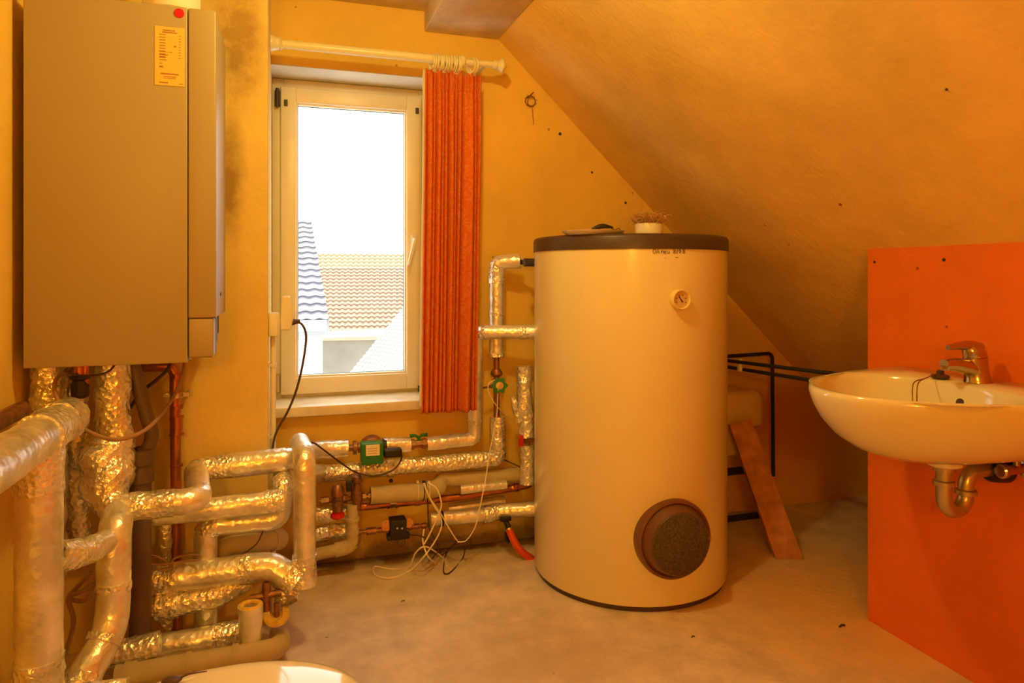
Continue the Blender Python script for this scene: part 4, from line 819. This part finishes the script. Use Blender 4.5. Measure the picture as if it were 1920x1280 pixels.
# trap
tr0 = Vector((1.548, 1.335, 0)); tt = thing('siphon_trap', (1.55, 1.335, .5), 'chrome siphon trap under the washbasin', 'trap')
zbt = .556; u1 = 1.652
arc = [Vector((1.593, 1.335, .66)), Vector((1.593, 1.335, zbt))]+[Vector((1.630-.037*math.cos(a), 1.335, zbt-.039*math.sin(a))) for a in [math.pi*k/12 for k in range(1, 12)]]+[Vector((1.667, 1.335, zbt)), Vector((1.667, 1.335, .575))]+[Vector((1.707-.040*math.cos(a), 1.335, .575+.038*math.sin(a))) for a in [math.pi/2*k/6 for k in range(1, 7)]]+[Vector((XK, 1.335, .613))]
MB().tube(arc, .019, 20).build('tube', 'trap', tt)
for x, z in ((1.593, .628), (1.593, .592), (1.667, .562)): MB().lathe((x, 1.335, z-.008), (0, 0, 1), [(.020, 0), (.0255, .002), (.0255, .012), (.020, .015)], 24).build('slip_nut', 'trap', tt)
MB().lathe((XK, 1.335, .613), (-1, 0, 0), [(.04, 0), (.038, .02), (.034, .045), (.028, .055), (.021, .055)], 28).build('rubber_sleeve', 'black', tt)
av = thing('angle_valve', (XK-.05, 1.27, .63), 'small chrome angle valve on the orange wall beside the trap', 'valve')
MB().cyl((XK, 1.27, .628), (XK-.075, 1.27, .628), .012).lathe((XK-.078, 1.27, .628), (-1, 0, 0), [(.016, 0), (.018, .004), (.018, .016), (.014, .02)], 16).cyl((XK-.04, 1.27, .628), (XK-.04, 1.27, .665), .008).lathe((XK, 1.27, .628), (-1, 0, 0), [(.028, 0), (.024, .008), (.013, .012)], 24).build('valve_body', 'chrome', av)
tag(MB().tube(smooth([(XK-.07, 1.40, .68), (XK-.07, 1.40, .655), (XK-.06, 1.39, .635), (XK-.03, 1.38, .628), (XK, 1.38, .628)], 5), .010, 12).build('supply_hose', 'black'), 'short black supply hose behind the siphon trap', 'hose')
tag(MB().cyl((XK-.016, 1.48, .674), (XK+.002, 1.48, .674), .012).build('basin_bolt', 'black'), 'dark fixing bolt under the back edge of the washbasin', 'bolt')

# ------------------------------------------------------------------ toilet (only its lid reaches into the picture)
to = thing('toilet', (-.1, 1.167, 0), 'glossy white closed toilet lid at the bottom left corner', 'toilet')
LC = Vector((-.10, 1.167)); la, lb = .235, .19
def lring(s_, z, ex=0):
    out = []
    for k in range(72):
        a = 2*math.pi*k/72; c_, s2 = math.cos(a), math.sin(a); e = .92
        xx = LC.x+(la if c_ > 0 else la*1.05)*s_*math.copysign(abs(c_)**e, c_); yy = LC.y+lb*s_*math.copysign(abs(s2)**e, s2)
        out.append(Vector((xx, yy, z)))
    return out
ZL = .400
MB().quadgrid([lring(.985, ZL-.004), lring(1, ZL), lring(1.0, ZL+.006), lring(.985, ZL+.012), lring(.93, ZL+.017), lring(.8, ZL+.0215), lring(.6, ZL+.026), lring(.35, ZL+.029), lring(.1, ZL+.030)], cap0=True, cap1=True).build('lid', 'lid', to, angle=60)
MB().quadgrid([lring(.96, ZL-.022), lring(.98, ZL-.018), lring(.98, ZL-.008), lring(.96, ZL-.005)], cap0=True, cap1=True).build('seat', 'lid', to)
bw = []
for s_, z, dx in ((.55, 0, -.1), (.56, .05, -.1), (.5, .15, -.09), (.62, .25, -.05), (.88, .33, -.01), (.95, .375, 0)):
    bw.append([p+Vector((dx, 0, 0)) for p in lring(s_, z)])
MB().quadgrid(bw, cap0=True, cap1=True).box((XL+.003, 1.05, .18), (-.30, 1.285, .375), bev=.02).build('bowl', 'ceramic', to)
MB().cyl((-.345, 1.09, ZL+.004), (-.345, 1.25, ZL+.004), .010).build('hinge', 'lid', to)
p = aZ(322, 1276, ZL+.028)
sp_ = MB().ball((p.x, p.y, ZL+.029), .014, (1.2, .8, .35)).build('dry_leaf', 'cabd'); tag(sp_, 'small dark dry leaf with stalk lying on the toilet lid', 'leaf')
q = aZ(388, 1259, ZL+.028); MB().tube(smooth([(p.x+.01, p.y, ZL+.030), ((p.x+q.x)/2, (p.y+q.y)/2-.002, ZL+.033), (q.x, q.y, ZL+.029)], 5), lambda t: .0022-.0014*t, 6).build('stalk', 'cabd', sp_)

# ------------------------------------------------------------------ small wall things
p = aY(994, 188, YW-.004); wr = thing('wire_ring', p, 'frayed wire ring hanging from a nail on the wall right of the curtain rod', 'wire')
MB().torus((p.x, YW-.008, p.z-.004), (0, 1, 0), .022, .0022, 28, 6).torus((p.x+.004, YW-.010, p.z-.007), (0, 1, .2), .018, .0016, 24, 6).build('ring', 'brass', wr)
MB().tube([(p.x-.012, YW, p.z+.008), (p.x+.01, YW-.02, p.z+.032)], .002, 6).build('nail', 'dark', wr)
MB().tube([(p.x+.008, YW-.008, p.z-.03), (p.x+.014, YW-.006, p.z-.104)], .0018, 6).build('wire_end', 'brass', wr)
mb = MB()
for k in range(10):
    a = 2*math.pi*k/10+.2; e = Vector((math.cos(a), 0, math.sin(a))); mb.tube([Vector((p.x, YW-.008, p.z-.004))+e*.021, Vector((p.x, YW-.012, p.z-.004))+e*.029], .0012, 5)
mb.build('frayed_strands', 'brass', wr)
for (x, y, r, lab) in ((1050, 251, .007, 'dark wall plug hole right of the wire ring'), (1110, 323, .005, 'small dark wall hole halfway down the sloping edge'), (1173, 380, .0055, 'small dark wall hole just above the tank'), (733, 901, .008, 'dark wall plug hole under the long foil pipe')):
    p = aY(x, y, YW); tag(MB().lathe((p.x, YW+.002, p.z), (0, -1, 0), [(r, 0), (r, .003), (r*.7, .0045), (r*.4, .003), (0, .002)], 16).build('wall_plug', 'dark'), lab, 'wall plug')
def onSlope(px, py, off=0):
    r = ray(px, py); # plane z = SZ+SL*(x-SX)
    t = (SZ-SL*SX-HC)/(r.z-SL*r.x); n_ = Vector((SL, 0, -1)).normalized()
    return C0+r*t, n_
for (x, y, r, lab) in ((1775, 167, .003, 'small dark hole high on the sloping ceiling'), (1576, 383, .005, 'rusty screw head on the sloping ceiling above the washbasin')):
    p, n_ = onSlope(x, y); tag(MB().lathe(p-n_*.002, n_, [(r, 0), (r, .004), (r*.5, .006), (0, .006)], 14).build('ceiling_hole' if 'hole' in lab else 'screw_head', 'brass' if 'screw' in lab else 'dark'), lab, 'hole' if 'hole' in lab else 'screw')
for (x, y, r, lab) in ((1640, 491, .004, 'left dark screw hole near the top of the orange wall'), (1770, 487, .005, 'right dark screw hole near the top of the orange wall')):
    p = aX(x, y, XK); tag(MB().lathe((XK+.001, p.y, p.z), (-1, 0, 0), [(r, 0), (r, .003), (r*.5, .002), (0, .002)], 14).build('wall_plug', 'dark'), lab, 'wall plug')
for (x, y, s_, lab) in ((1580, 1175, .012, 'dark chip of plaster on the floor between tank and orange wall'), (1300, 1195, .006, 'tiny dark crumb on the floor in front of the tank'), (756, 1128, .006, 'tiny dark crumb on the floor left of the tank')):
    p = aZ(x, y, 0); tag(MB().tube(resample([p+Vector((-s_, 0, .002)), p+Vector((0, s_*.5, .004)), p+Vector((s_, s_*.2, .002))], s_*.3), s_*.25, 7, None, .5, 90).build('plaster_crumb', 'dark'), lab, 'crumb')

for o in bpy.data.objects:
    if '_b' in o: del o['_b']
